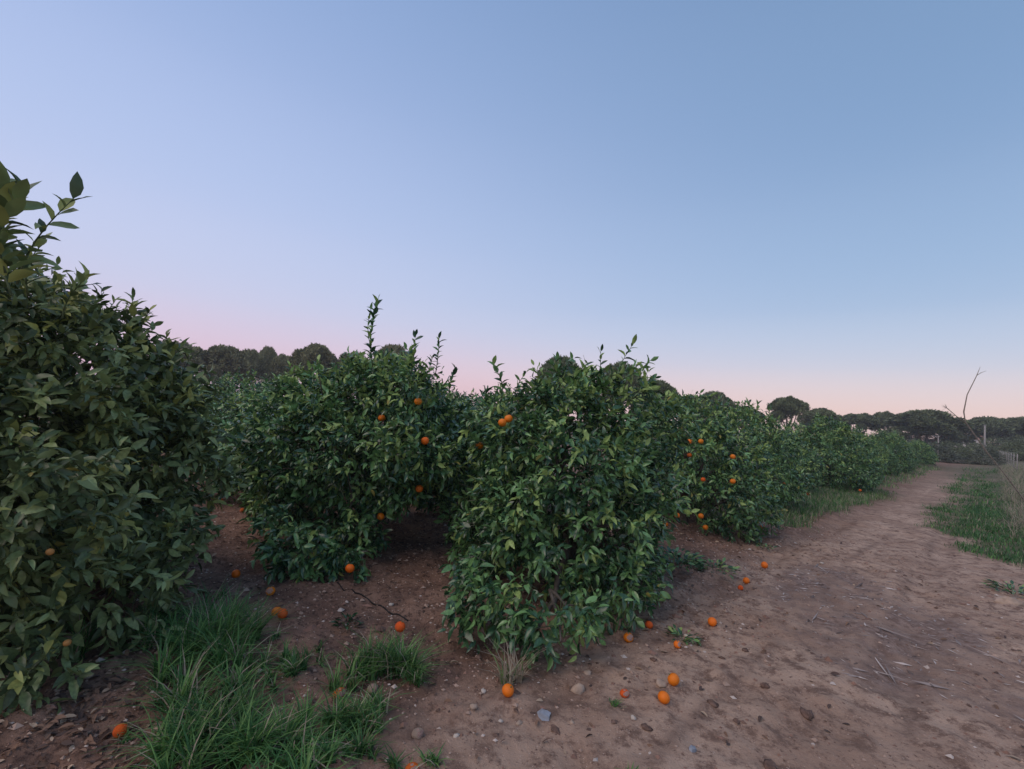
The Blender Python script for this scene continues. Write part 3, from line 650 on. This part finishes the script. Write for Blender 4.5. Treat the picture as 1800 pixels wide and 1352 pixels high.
mb = MB(); mb.add([(-4.6, -3.4, 3.5), (4.6, -3.4, 3.5), (4.6, 3.4, 3.5), (-4.6, 3.4, 3.5), (-4.6, 0, 4.6), (4.6, 0, 4.6)], [[0, 4, 3], [1, 2, 5]], [[0, 1, 5, 4], [2, 3, 4, 5], [0, 3, 2, 1]]); link('roof', mb.mesh('roof', [ROOF], False), ho)
for xw in (2.8,): part_box('window', (xw, -3.02, 1.9), (0.5, 0.04, 0.6), GLASS, ho)
# pole and fence along the right of the track
p = W(1731, 792, 62); po = empty('utility_pole', (p[0], p[1], 0.0)); tag(po, 'pale slim pole standing before the right-hand pines', 'pole')
mb = MB(); tube(mb, [(0, 0, -0.3), (0, 0, 2.2), (0, 0, 4.6)], (0.12, 0.11, 0.09), 10); link('shaft', mb.mesh('shaft', [CONC]), po)
part_box('cap', (0, 0, 4.63), (0.13, 0.13, 0.03), CONC, po)
p = W(1649, 795, 60); po = empty('marker_post', (p[0], p[1], 0.0)); tag(po, 'short pale post with a crossbar in front of the wide dark pine', 'post')
mb = MB(); tube(mb, [(0, 0, -0.2), (0, 0, 2.8)], (0.07, 0.06), 8); link('shaft', mb.mesh('shaft', [CONC]), po)
part_box('crossbar', (-0.25, 0, 2.7), (0.45, 0.04, 0.04), CONC, po)
WIRE = material('galvanised_wire', (0.35, 0.34, 0.33), 0.5)
fe = empty('wire_fence', (0, 0, 0)); tag(fe, 'low wire fence with pale posts along the right verge', 'fence')
pts = []
for k in range(12):
    s = 41.5 + 4.4 * k; q = -1.45; x = (s - q) / S2; y = (s + q) / S2; z = float(gz(x, y)); pts.append((x, y, z))
    mb = MB(); tube(mb, [(0, 0, -0.2), (0, 0, 0.7), (0.01, 0, 1.15)], (0.032, 0.03, 0.028), 6); link('post', mb.mesh('post', [CONC]), fe, (x, y, z))
for hgt in (0.3, 0.65, 1.0, 1.2):
    mb = MB(); tube(mb, [(a_, b_, c_ + hgt) for a_, b_, c_ in pts], [0.006] * len(pts), 4); link('wire', mb.mesh('wire', [WIRE]), fe)

# ------------------------------------------------------------------ grass
def blades(rng, xy, h, w, lean, mats_p, seg=3):
    n = len(xy); z = gz(xy[:, 0], xy[:, 1]); base = np.column_stack([xy, z - 0.01])
    az = rng.uniform(0, 6.283, n); d = np.column_stack([np.cos(az), np.sin(az), np.zeros(n)]); sd = np.column_stack([-d[:, 1], d[:, 0], np.zeros(n)])
    L = h * rng.uniform(0.45, 1.15, n); ln = lean * rng.uniform(0.3, 1.4, n); ww = w * rng.uniform(0.6, 1.3, n)
    rows = []
    for k in range(seg + 1):
        t = k / seg; c = base + np.array([0, 0, 1.0]) * (L * (t - 0.35 * np.minimum(ln, 1.5) * t * t))[:, None] + d * (L * ln * t * t * 0.8)[:, None]
        wd_ = (ww * (1 - t ** 1.6) * 0.5 + 0.0004)[:, None]; rows += [c - sd * wd_, c + sd * wd_]
    V = np.stack(rows, 1).reshape(-1, 3); m = 2 * (seg + 1); b = np.arange(n)[:, None] * m
    Q = np.concatenate([b + np.array([[2 * k, 2 * k + 1, 2 * k + 3, 2 * k + 2]]) for k in range(seg)])
    mi = np.tile(rng.choice(len(mats_p), n, p=mats_p), seg)
    return V, Q, mi
def disc(rng, c, r, n):
    """tufts gathered in a ragged disc: several blades spring from each tuft"""
    m = max(3, n // 24); a1 = rng.uniform(0, 6.283, m); d = r * np.sqrt(rng.random(m)); jx = 1 + 0.35 * np.sin(a1 * 2 + c[0] * 9) + 0.2 * np.sin(a1 * 5)
    T = np.column_stack([c[0] + d * jx * np.cos(a1), c[1] + d * jx * np.sin(a1)]); k = rng.integers(0, m, n)
    return T[k] + rng.normal(0, 0.011, (n, 2))
def grass_obj(name, label, clumps, seed, p=(0.56, 0.35, 0.09), w=0.0095, stuff=True, lean=1.1):
    rng = np.random.default_rng(seed); mb = MB()
    for (c, r, n, h) in clumps:
        Vb, Q, mi = blades(rng, disc(rng, c, r, int(n * 0.6)), h * 1.4, w, lean, p); mb.add(Vb, None, Q, mi)
    o = link(name, mb.mesh(name, GRASS))
    return tag(o, label, 'grass', kind='stuff' if stuff else None)
def gp(px, py): g = G(px, py, 0.03); return (g[0], g[1])
cl = []
for px, py, r, n, h in [(408, 1138, 0.19, 600, 0.22), (375, 1145, 0.22, 600, 0.24), (330, 1200, 0.28, 800, 0.24), (280, 1130, 0.3, 600, 0.2), (370, 1270, 0.22, 600, 0.2), (345, 1325, 0.20, 560, 0.18), (400, 1330, 0.26, 800, 0.18), (470, 1185, 0.14, 300, 0.12), (520, 1190, 0.1, 160, 0.1), (480, 1330, 0.22, 550, 0.16), (560, 1330, 0.16, 350, 0.14), (300, 1235, 0.10, 120, 0.12), (420, 1230, 0.2, 300, 0.12), (290, 1352, 0.08, 100, 0.10), (550, 1160, 0.08, 60, 0.08), (430, 1220, 0.6, 420, 0.07), (560, 1300, 0.5, 260, 0.06), (330, 1090, 0.4, 200, 0.1)]:
    cl.append((gp(px, py), r, n, h))
grass_obj('grass', 'long green grass spreading between the left tree and the bare soil', cl, 61)
grass_obj('grass', 'green grass clump left of centre with an orange caught in its top', [(gp(700, 1165), 0.15, 520, 0.20), (gp(650, 1180), 0.16, 420, 0.16), (gp(735, 1185), 0.09, 160, 0.10)], 62)
grass_obj('grass', 'short green grass patch around a small fallen orange', [(gp(630, 1270), 0.17, 520, 0.13), (gp(590, 1290), 0.13, 300, 0.12), (gp(660, 1230), 0.10, 160, 0.09)], 63)
grass_obj('grass', 'few dark grass blades at the bottom edge below centre-left', [(gp(760, 1320), 0.06, 90, 0.06), (gp(690, 1335), 0.12, 130, 0.07), (gp(1120, 1345), 0.06, 80, 0.05), (gp(1080, 1222), 0.035, 50, 0.05)], 64)
grass_obj('dry_grass_tuft', 'dry grey grass tuft in front of the corner tree', [(gp(903, 1185), 0.045, 90, 0.24), (gp(898, 1190), 0.07, 60, 0.14)], 65, p=(0.1, 0.1, 0.8), stuff=False, lean=0.9)
def scatter_mask(rng, x0, x1, y0, y1, mask, n):
    xy = np.column_stack([rng.uniform(x0, x1, n), rng.uniform(y0, y1, n)]); return xy[rng.random(n) < mask(xy[:, 0], xy[:, 1])]
rng = np.random.default_rng(71); mb = MB()
for (x0, x1, y0, y1, n, h, w) in [(6, 13, 5, 13, 60000, 0.11, 0.011), (12, 24, 11, 25, 46000, 0.14, 0.018), (22, 44, 20, 46, 16000, 0.2, 0.025)]:
    Vb, Q, mi = blades(rng, scatter_mask(rng, x0, x1, y0, y1, lambda x, y: verge_mask(x, y) * (qs(x, y)[0] > -2.6) * (0.5 + 0.5 * (fbm(x * 1.6, y * 1.6, 3, 77) > 0.46)), n), h, w, 0.8, (0.80, 0.14, 0.06), 2); mb.add(Vb, None, Q, mi)
tag(link('grass', mb.mesh('grass', GRASS)), 'low green grass on the verge right of the track', 'grass', kind='stuff')
rng = np.random.default_rng(72); mb = MB()
for (x0, x1, y0, y1, n, h, w) in [(4.0, 12, 8.5, 17, 70000, 0.17, 0.009), (11, 30, 15, 34, 40000, 0.2, 0.02)]:
    Vb, Q, mi = blades(rng, scatter_mask(rng, x0, x1, y0, y1, strip_mask, n), h, w, 0.7, (0.45, 0.3, 0.25), 2); mb.add(Vb, None, Q, mi)
tag(link('grass', mb.mesh('grass', GRASS)), 'grass strip under the orange trees along the left of the track', 'grass', kind='stuff')
rng = np.random.default_rng(73); n = 34000
s = 13 + 45 * rng.random(n) ** 1.6; q = -0.30 - rng.gamma(2.2, 0.55, n) - 0.012 * (s - 14); xy = np.column_stack([(s - q) / S2, (s + q) / S2])
kp = (q < -0.3) & (rng.random(n) < 0.15 + 0.85 * sstep(0.42, 0.6, fbm(xy[:, 0] * 0.9, xy[:, 1] * 0.9, 3, 33))); Vb, Q, mi = blades(rng, xy[kp], 0.50, 0.007, 1.1, (0.14, 0.08, 0.78), 3)
mb = MB(); mb.add(Vb, None, Q, mi); tag(link('dry_grass', mb.mesh('dry_grass', GRASS)), 'tall straw-coloured dry grass along the right fence', 'dry grass', kind='stuff')

# ------------------------------------------------------------------ low weeds
def weed(px, py, label, n, size, spread, seed, mats, h=0.08):
    rng = np.random.default_rng(seed); g = G(px, py, 0.02); loc = np.array([g[0], g[1], float(gz(g[0], g[1]))])
    t = empty('weed', loc); tag(t, label, 'weed'); az = rng.uniform(0, 6.283, n); d = spread * np.sqrt(rng.random(n))
    P = np.column_stack([d * np.cos(az), d * np.sin(az), rng.uniform(0.005, h, n)]); D = np.column_stack([np.cos(az), np.sin(az), rng.uniform(0.0, 0.9, n)])
    mb = MB(); leaves_to_mb(mb, P, leaf_frames(P, D, np.array([[0, 0, 1.0]]) + rng.normal(0, 0.3, (n, 3))), size * rng.uniform(0.6, 1.2, n), rng.integers(0, 4, n), rng.choice(3, n, p=[0.5, 0.38, 0.12]))
    link('foliage', mb.mesh('foliage', mats), t).__setitem__('kind', 'stuff')
    mb = MB()
    for k in range(6): tube(mb, [(0, 0, -0.02), (P[k, 0] * .5, P[k, 1] * .5, P[k, 2] * .8), tuple(P[k])], (0.004, 0.003, 0.002), 4)
    link('stem', mb.mesh('stem', [TWIG]), t)
weed(1190, 992, 'leafy weed at the foot of the second tree beside the corner tree', 130, 0.10, 0.26, 81, LEAF, 0.14)
weed(1255, 998, 'flat dark weed reaching onto the track before the second tree', 90, 0.08, 0.24, 82, LEAF, 0.06)
weed(1345, 962, 'tiny dark weed right of the second tree', 40, 0.06, 0.12, 83, LEAF, 0.05)
weed(1200, 1112, 'small dark weed beside the broken orange on the track', 60, 0.06, 0.10, 84, LEAF, 0.04)
weed(610, 1112, 'dark withered weed on the soil between the grass clumps', 50, 0.06, 0.07, 85, [CLOD, LEAF[0], CLOD, CLOD], 0.07)
weed(1785, 1040, 'ragged green weed at the right edge of the track', 120, 0.07, 0.22, 86, LEAF, 0.07)

# ------------------------------------------------------------------ oranges
def orange_mesh(seed, mats, bite=False):
    rng = np.random.default_rng(seed); nu, nv = 20, 13; V = []; Q = []; T = []; mi = []
    for j in range(nv + 1):
        th = math.pi * j / nv
        for k in range(nu):
            ph = 2 * math.pi * k / nu; r = 1.0 - 0.07 * math.exp(-(th / 0.28) ** 2) - 0.04 * math.exp(-((math.pi - th) / 0.25) ** 2) + 0.012 * math.sin(3 * ph + seed) * math.sin(th)
            x, y, z = r * math.sin(th) * math.cos(ph), r * math.sin(th) * math.sin(ph), 0.94 * r * math.cos(th)
            if bite:                                     # split skin: a sunken wedge shows the flesh
                dd = math.acos(max(-1, min(1, x * 0.55 - y * 0.75 + z * 0.35)))
                if dd < 0.75: f = 0.72 + 0.12 * rng.random(); x *= f; y *= f; z *= f
            V.append((x, y, z))
    for j in range(nv):
        for k in range(nu):
            a1 = j * nu + k; b1 = j * nu + (k + 1) % nu; q = [a1, a1 + nu, b1 + nu, b1]; Q.append(q)
            c = np.mean([V[i_] for i_ in q], 0); mi.append(1 if bite and np.linalg.norm(c) < 0.9 else 0)
    mb = MB(); mb.add(V, None, Q, np.array(mi)); return mb.mesh('peel', mats)
OM = [orange_mesh(1, [ORANGE, FLESH]), orange_mesh(2, [ORANGE, FLESH])]
OMR = orange_mesh(3, [ORANGER, FLESH]); OMS = orange_mesh(4, [ORANGER, FLESH], True); OMO = orange_mesh(5, [ORANGE, FLESH], True)
OMH = orange_mesh(6, [HUSK, FLESH], True); OMD = orange_mesh(7, [material('dull_orange_peel', (0.42, 0.20, 0.06), 0.6, 0.25, 14), FLESH])
mb = MB(); tube(mb, [(0, 0, 0.86), (0, 0.01, 0.94), (0.02, 0.03, 1.10)], (0.16, 0.11, 0.05), 6); STEM = mb.mesh('calyx', [CALYX])
def orange(p, r, me, label, group, rot=None, stem=True):
    o = empty('orange', p, 0, r); o.rotation_euler = rot if rot is not None else (random.uniform(-.4, .4), random.uniform(-.4, .4), random.uniform(0, 6))
    link('peel', me, o)
    if stem: link('calyx', STEM, o)
    return tag(o, label, 'orange', group)
HANG = ['dull small orange deep in the left tree, upper of two', 'dull small orange low in the left tree, near the bottom',
        'left orange of the touching pair high in the corner tree', 'right orange of the touching pair high in the corner tree', 'orange hanging alone left of and below the touching pair',
        'highest orange in the tree left of the corner tree', 'orange left of and below the highest one in its tree', 'orange hanging just below the two upper ones left of the corner tree', 'bright orange hanging low over the dark opening', 'small dim orange beside the dark opening under the tree', 'split orange hanging lowest, just above the shaded soil',
        'upper left orange of the top pair in the second track tree', 'upper right orange of the top pair in the second track tree', 'dim half-hidden orange below the top pair in the second track tree', 'orange high on the right side of the second track tree', 'dim reddish orange in the middle of the second track tree', 'orange right of middle in the second track tree', 'orange at the left rim of the dark gap under the second tree', 'orange at the right rim of the dark gap under the second tree', 'lowest orange over the dark gap under the second tree', 'lowest of three oranges between corner tree and second tree', 'middle of three oranges between corner tree and second tree', 'rightmost of three oranges between corner tree and second tree']
for (p, *o), lb in zip(FRUIT, HANG):
    k = o[0] if o else ''
    r = 0.040 if not k else {'dull': 0.017, 'dim': 0.034, 'split': 0.040}[k]
    orange(p, r, {'': OM[len(lb) % 2], 'dull': OMD, 'dim': OMR, 'split': OMO}[k], lb, 'oranges hanging on the trees')
for px, py, dp, lb in [(1378, 851, 10.0, 'dim orange low in the third track tree, left one'), (1420, 868, 10.6, 'dim orange low in the third track tree, right one'), (1512, 862, 13.0, 'tiny distant orange at the foot of the fourth track tree')]:
    orange(W(px, py, dp), 0.036, OMR, lb, 'oranges hanging on the trees')
FALL = [(893, 1213, 0.036, 0, 'fallen orange alone on soil beside the dry grass tuft'), (1184, 1194, 0.038, 0, 'upper of two fallen oranges on the track, touching a flat stone'), (1167, 1225, 0.036, 0, 'lower of two fallen oranges on the track by the flat stone'),
        (1252, 1094, 0.037, 0, 'fallen orange alone in the middle left of the track'), (1344, 991, 0.042, 0, 'farthest bright orange on the track left edge'), (1312, 1016, 0.036, 0, 'larger of two fallen oranges side by side on the track'), (1302, 1029, 0.028, 1, 'smaller reddish orange of the two side by side on the track'),
        (1340, 927, 0.042, 1, 'dull orange lying under the right skirt of the second tree'), (1105, 1117, 0.038, 2, 'split orange at the right foot of the corner tree'), (1141, 1098, 0.032, 1, 'reddish small orange behind the split one at the corner tree'), (1191, 1133, 0.029, 2, 'broken orange beside the small dark weed'),
        (213, 1275, 0.030, 1, 'big red-orange fruit on litter under the broad left tree'), (415, 1008, 0.038, 0, 'fallen orange in the shaded alley left of the low branch'), (476, 1035, 0.036, 2, 'broken orange in the shade above the long grass'), (487, 1073, 0.038, 0, 'upper orange of the pair at the top of the long grass'), (496, 1086, 0.036, 1, 'lower orange of the pair at the top of the long grass'),
        (625, 1255, 0.026, 1, 'small orange sunk in the short grass patch'), (597, 1216, 0.034, 3, 'half rotten pale orange between the two grass clumps'), (725, 1347, 0.032, 3, 'rotten pink orange at the bottom edge'),
        (388, 880, 0.042, 1, 'red orange far back in the alley, largest of four'), (367, 900, 0.040, 2, 'broken orange far back in the alley, leftmost of four'), (427, 877, 0.036, 1, 'orange far back in the alley, rightmost upper of four'), (426, 898, 0.034, 1, 'orange far back in the alley, right lower of four'),
        (655, 1212, 0.030, 4, 'dried pale orange husk below the grass clump'), (735, 1283, 0.030, 4, 'dried pale oval husk on bare soil near the bottom'), (497, 1135, 0.030, 4, 'pale brown husk at the right edge of the long grass'), (1098, 1218, 0.028, 3, 'flattened rotten fruit left of the two track oranges')]
for px, py, r, k, lb in FALL:
    g = G(px, py, r); z = float(gz(g[0], g[1])); g = G(px, py, z + r * 0.9); z = float(gz(g[0], g[1]))
    me = [OM[px % 2], OMR, OMO, OMS, OMH][k]
    o = orange((g[0], g[1], z + r * 0.86), r, me, lb, 'fallen oranges', (random.uniform(0.6, 2.2), random.uniform(-.5, .5), random.uniform(0, 6)), stem=k < 3)
    if k in (3, 4): o.scale = (r * 1.05, r, r * 0.8); o.location.z = z + r * 0.62
    if k in (2, 3, 4): o.rotation_euler = (0.1, -0.1, random.uniform(-0.6, 0.6))
g = G(703, 1107, 0.12); orange((g[0], g[1], float(gz(g[0], g[1])) + 0.115), 0.036, OMR, 'orange caught in the top of the green grass clump', 'fallen oranges')

# ------------------------------------------------------------------ stones, clods, litter
def rock(rng, r, nu=9, nv=6, flat=0.65):
    V = []; Q = []; ph0 = rng.uniform(0, 6, 8); am = rng.uniform(0.04, 0.14, 8)
    for j in range(nv + 1):
        th = math.pi * j / nv
        for k in range(nu):
            ph = 2 * math.pi * k / nu; v = np.array([math.sin(th) * math.cos(ph), math.sin(th) * math.sin(ph), math.cos(th)])
            rr = 1 + sum(am[i_] * math.sin((1.3 + i_ * 0.6) * (v @ [[1, .3, .2], [.2, 1, .5], [.4, .1, 1], [1, 1, 0], [0, 1, 1], [1, 0, 1], [-1, 1, 0], [0, -1, 1]][i_]) * 2 + ph0[i_]) for i_ in range(8))
            V.append(v * rr * rng.uniform(0.92, 1.08) * r * 0.85 * np.array([1.15, 0.9, flat]))
    for j in range(nv):
        for k in range(nu): a1 = j * nu + k; b1 = j * nu + (k + 1) % nu; Q.append([a1, a1 + nu, b1 + nu, b1])
    mb = MB(); mb.add(V, None, Q); return mb
ST = [(955, 1255, 0.042, STONE_G, 0.6, 'blue-grey angular stone on bare soil below the corner tree'), (1016, 1212, 0.055, STONE_T, 0.75, 'round tan stone half buried in front of the corner tree'), (1163, 1198, 0.055, STONE_T, 0.4, 'flat grey-brown stone touching an orange on the track'),
      (1217, 1314, 0.030, STONE_G, 0.6, 'small bluish stone near the bottom of the track'), (1772, 1056, 0.12, STONE_T, 0.5, 'large tan stone at the right edge of the track'), (688, 1055, 0.026, STONE_W, 0.6, 'white pebble in the dark opening under the tree'), (1225, 1122, 0.03, STONE_W, 0.6, 'pale stone beside the small dark weed'), (1206, 1118, 0.024, STONE_W, 0.7, 'second pale stone left of the small dark weed centre'),
      (832, 1240, 0.026, STONE_T, 0.6, 'small tan stone left of the orange by the dry tuft'), (850, 1216, 0.022, STONE_W, 0.6, 'tiny pale stone left of the dry tuft orange'), (1033, 1180, 0.03, STONE_T, 0.7, 'small reddish stone above the half buried stone'), (802, 1292, 0.018, STONE_W, 0.7, 'tiny white stone near the bottom below the grass'),
      (1113, 1262, 0.018, STONE_W, 0.7, 'tiny pale stone on the track below the two oranges'), (912, 1272, 0.022, STONE_T, 0.7, 'brown stone left of the blue-grey stone'), (985, 1100, 0.016, STONE_W, 0.8, 'tiny white stone under the hanging foliage of the corner tree'), (1445, 990, 0.03, STONE_W, 0.5, 'pale stone in the middle of the track beyond the oranges'), (455, 1182, 0.02, STONE_W, 0.6, 'pale stone at the inner edge of the long grass'), (1005, 1270, 0.016, STONE_T, 0.7, 'tiny tan stone right of the blue-grey stone'), (880, 1262, 0.014, STONE_W, 0.8, 'tiny light stone left of the brown stone')]
rng = np.random.default_rng(91)
for px, py, r, m, fl, lb in ST:
    g = G(px, py, 0.01); z = float(gz(g[0], g[1])); g = G(px, py, z + r * 0.3); z = float(gz(g[0], g[1]))
    o = link('stone', rock(rng, r, 7, 5, flat=fl).mesh('stone', [m], m is not STONE_G), None, (g[0], g[1], z + r * fl * 0.12)); o.rotation_euler = (0, 0, rng.uniform(0, 6)); tag(o, lb, 'stone', 'stones on the ground')
CL = [(1310, 1143, 0.028, 'dark oval clod on the track right of the broken orange'), (1420, 1258, 0.045, 'long dark clod right of the track oranges'), (1353, 1342, 0.045, 'round dark clod at the bottom edge of the track'), (1252, 1236, 0.035, 'dark clod right of the two track oranges'), (1135, 1278, 0.030, 'dark clod below the two track oranges'), (1345, 1205, 0.034, 'brown clod right of the upper track orange'), (1150, 1160, 0.024, 'dark clod below the broken orange'), (1270, 1155, 0.022, 'small clod left of the dark oval clod')]
for px, py, r, lb in CL:
    g = G(px, py, 0.01); z = float(gz(g[0], g[1])); g = G(px, py, z + r * 0.3)
    o = link('soil_clod', rock(rng, r, flat=0.5).mesh('soil_clod', [CLOD]), None, (g[0], g[1], float(gz(g[0], g[1])) + r * 0.15)); o.rotation_euler = (0, 0, rng.uniform(0, 6)); tag(o, lb, 'clod', 'dark clods on the track')
def bits(rng, xy, size, mats, wts, name, label, cat, elong=1.0, lift=0.0, flat=0.6):
    """thousands of small crumbs as one mesh: squashed irregular octahedra"""
    n = len(xy); z = gz(xy[:, 0], xy[:, 1]) + lift; r = size * np.exp(rng.normal(0, 0.45, n)); az = rng.uniform(0, 6.283, n)
    B = np.array([[1, 0, 0], [-1, 0, 0], [0, 1, 0], [0, -1, 0], [0, 0, 1], [0, 0, -0.6]], float)
    V = B[None] * rng.uniform(0.65, 1.3, (n, 6, 1)) * r[:, None, None] * np.array([elong, 1.0, flat])
    c, s = np.cos(az)[:, None], np.sin(az)[:, None]; x = V[:, :, 0] * c - V[:, :, 1] * s; y = V[:, :, 0] * s + V[:, :, 1] * c
    V = np.stack([x + xy[:, :1], y + xy[:, 1:], V[:, :, 2] + z[:, None]], -1).reshape(-1, 3)
    t = np.array([[0, 2, 4], [2, 1, 4], [1, 3, 4], [3, 0, 4], [2, 0, 5], [1, 2, 5], [3, 1, 5], [0, 3, 5]])
    T = (t[None] + (np.arange(n) * 6)[:, None, None]).reshape(-1, 3); mb = MB(); mb.add(V, T, None, np.repeat(rng.choice(len(mats), n, p=wts), 8))
    return tag(link(name, mb.mesh(name, mats, False)), label, cat, kind='stuff')
rng = np.random.default_rng(95)
bits(rng, scatter_mask(rng, -4, 6, 1.6, 9.5, lambda x, y: 0.10 + 0.90 * sstep(1.3, 2.2, qs(x, y)[0] + 1.2 * (fbm(x, y, 3, 97) - 0.5)), 46000), 0.0075, PEB + [CLOD], (0.34, 0.36, 0.10, 0.20), 'gravel', 'loose crumbs and small gravel over the reddish soil', 'gravel')
bits(rng, scatter_mask(rng, -4, 7, 1.6, 8, lambda x, y: 0.3 + 0.7 * (fbm(x * 1.5, y * 1.5, 3, 98) > 0.5), 1500), 0.013, PEB, (0.45, 0.4, 0.15), 'pebbles', 'scattered small pebbles on the bare soil', 'pebbles')
bits(rng, scatter_mask(rng, -1.5, 7.5, 1.7, 9.5, lambda x, y: 0.15 + 0.85 * (fbm(x * 2.2, y * 2.2, 3, 88) > 0.54), 1500), 0.014, [CLOD, PEB[1]], (0.7, 0.3), 'soil_crumbs', 'dark crumbs of soil strewn over the track', 'soil crumbs', elong=1.5, flat=0.4)
bits(rng, scatter_mask(rng, 1, 10, 2, 11, litter_mask, 12000), 0.0052, CHIP, (0.5, 0.25, 0.25), 'wood_chips', 'grey shredded prunings spread over the right of the track', 'prunings', elong=5.5, lift=0.004, flat=0.5)
bits(rng, scatter_mask(rng, 1, 9, 2, 9, litter_mask, 500), 0.004, CHIP, (0.4, 0.4, 0.2), 'straw_stalks', 'longer dry stalks among the grey prunings', 'stalks', elong=26, lift=0.012, flat=0.6)
def leaf_litter(rng, xy, size, name, label, mats, wts):
    n = len(xy); P = np.column_stack([xy, gz(xy[:, 0], xy[:, 1]) + 0.006]); az = rng.uniform(0, 6.283, n)
    D = np.column_stack([np.cos(az), np.sin(az), rng.uniform(-.1, .35, n)]); mb = MB()
    leaves_to_mb(mb, P, leaf_frames(P, D, np.array([[0, 0, 1.0]]) + rng.normal(0, 0.35, (n, 3))), size * rng.uniform(0.5, 1.2, n), rng.integers(0, 4, n), rng.choice(len(mats), n, p=wts))
    return tag(link(name, mb.mesh(name, mats)), label, 'leaf litter', kind='stuff')
def under(x, y):
    m = np.zeros_like(x)
    for cx, cy, r in ((-3.85, 3.25, 2.2), (0.68, 5.05, 1.7), (-1.75, 6.05, 1.9), (3.05, 8.15, 1.9), (-4.0, 8.6, 1.8), (-2.6, 2.2, 0.9)): m = np.maximum(m, sstep(r, r * 0.55, np.hypot(x - cx, y - cy)))
    return 0.06 + 0.94 * m
leaf_litter(rng, scatter_mask(rng, -5.5, 5.5, 1.7, 10, under, 9000), 0.065, 'leaf_litter', 'brown fallen leaves on the soil under the orange trees', LIT, (0.5, 0.22, 0.28))
leaf_litter(rng, scatter_mask(rng, -2, 5.5, 1.8, 9, lambda x, y: 0.5 + 0 * x, 420), 0.045, 'fallen_leaves', 'few dark dry leaves strewn over the bare track', LIT, (0.35, 0.1, 0.55))
leaf_litter(rng, np.array([gp(120, 1290)]) + rng.normal(0, 0.33, (700, 2)), 0.052, 'leaf_litter', 'thick grey-brown leaf litter in the lower left corner', LIT, (0.58, 0.14, 0.28))
# drip hose in the opening under the tree
rng = np.random.default_rng(99); HOSE = material('black_hose', (0.015, 0.014, 0.014), 0.6)
cp = [G(x, y, 0.02) for x, y in ((575, 1026), (610, 1044), (650, 1060), (690, 1082), (716, 1093))]
tt = np.linspace(0, 4, 25); pp = [(np.interp(t, range(5), [c[0] for c in cp]) + 0.012 * math.sin(t * 2.3), np.interp(t, range(5), [c[1] for c in cp]) + 0.015 * math.sin(t * 1.7)) for t in tt]
pp = [(x, y, float(gz(x, y)) + 0.003) for x, y in pp]; mb = MB(); tube(mb, pp, [0.006] * len(pp), 8)
tag(link('drip_hose', mb.mesh('drip_hose', [HOSE])), 'black drip hose on the soil under the shaded trees', 'hose')
# dead stalk leaning over the right verge
ds = empty('dead_stalk', (0, 0, 0)); b = W(1838, 935, 9.6); b[2] = float(gz(b[0], b[1])) - 0.05; ds.location = b
tag(ds, 'tall bare dead stalk leaning over the verge against the sky', 'dead plant')
def wl(x, y): return W(x, y, 9.6) - b
mb = MB(); tube(mb, [np.zeros(3), wl(1795, 872), wl(1768, 836), wl(1735, 795), wl(1712, 763), wl(1697, 742), wl(1694, 724), wl(1700, 694), wl(1709, 676), wl(1717, 660), wl(1723, 645)], (0.016, 0.015, 0.013, 0.012, 0.011, 0.010, 0.012, 0.009, 0.008, 0.007, 0.003), 7); link('stem', mb.mesh('stem', [DEADW]), ds)
mb = MB(); tube(mb, [wl(1717, 660), wl(1725, 655), wl(1734, 652)], (0.006, 0.005, 0.002), 5); link('branch', mb.mesh('branch', [DEADW]), ds)
mb = MB(); tube(mb, [wl(1697, 744), wl(1684, 734), wl(1664, 717)], (0.009, 0.008, 0.007), 6); br = link('branch', mb.mesh('branch', [DEADW]), ds)
mb = MB(); rng = np.random.default_rng(5); h0 = wl(1664, 717)
for k in range(11): tube(mb, [h0, h0 + unit(np.array([-0.5, 0, 0.6]) + rng.normal(0, 0.6, 3)) * 0.09], (0.003, 0.0015), 4)
link('seed_head', mb.mesh('seed_head', [DEADW]), br)
d2 = G(1740, 872, 0.1); mb = MB(); e2 = W(1702, 848, project(d2)[2]) - d2; tube(mb, wobble((0, 0, 0), e2, 5, 0.02, rng), np.linspace(0.012, 0.006, 5), 5)
o = link('fallen_stalk', mb.mesh('fallen_stalk', [DEADW]), None, d2); tag(o, 'short pale broken stalk lying in the green verge', 'dead plant')

# ------------------------------------------------------------------ thin evening haze
hz = bpy.data.materials.new('haze'); hz.use_nodes = True; hn = hz.node_tree.nodes; hn.clear()
ho_ = hn.new('ShaderNodeOutputMaterial'); hv = hn.new('ShaderNodeVolumePrincipled'); hv.inputs['Color'].default_value = (0.92, 0.92, 0.95, 1); hv.inputs['Density'].default_value = 0.0009
hz.node_tree.links.new(hv.outputs[0], ho_.inputs['Volume'])
mb = MB(); box(mb, (0, 0, 4.75), (470, 470, 6.25)); tag(link('haze', mb.mesh('haze', [hz], False)), 'thin pale evening haze over the grove', 'haze', kind='stuff')
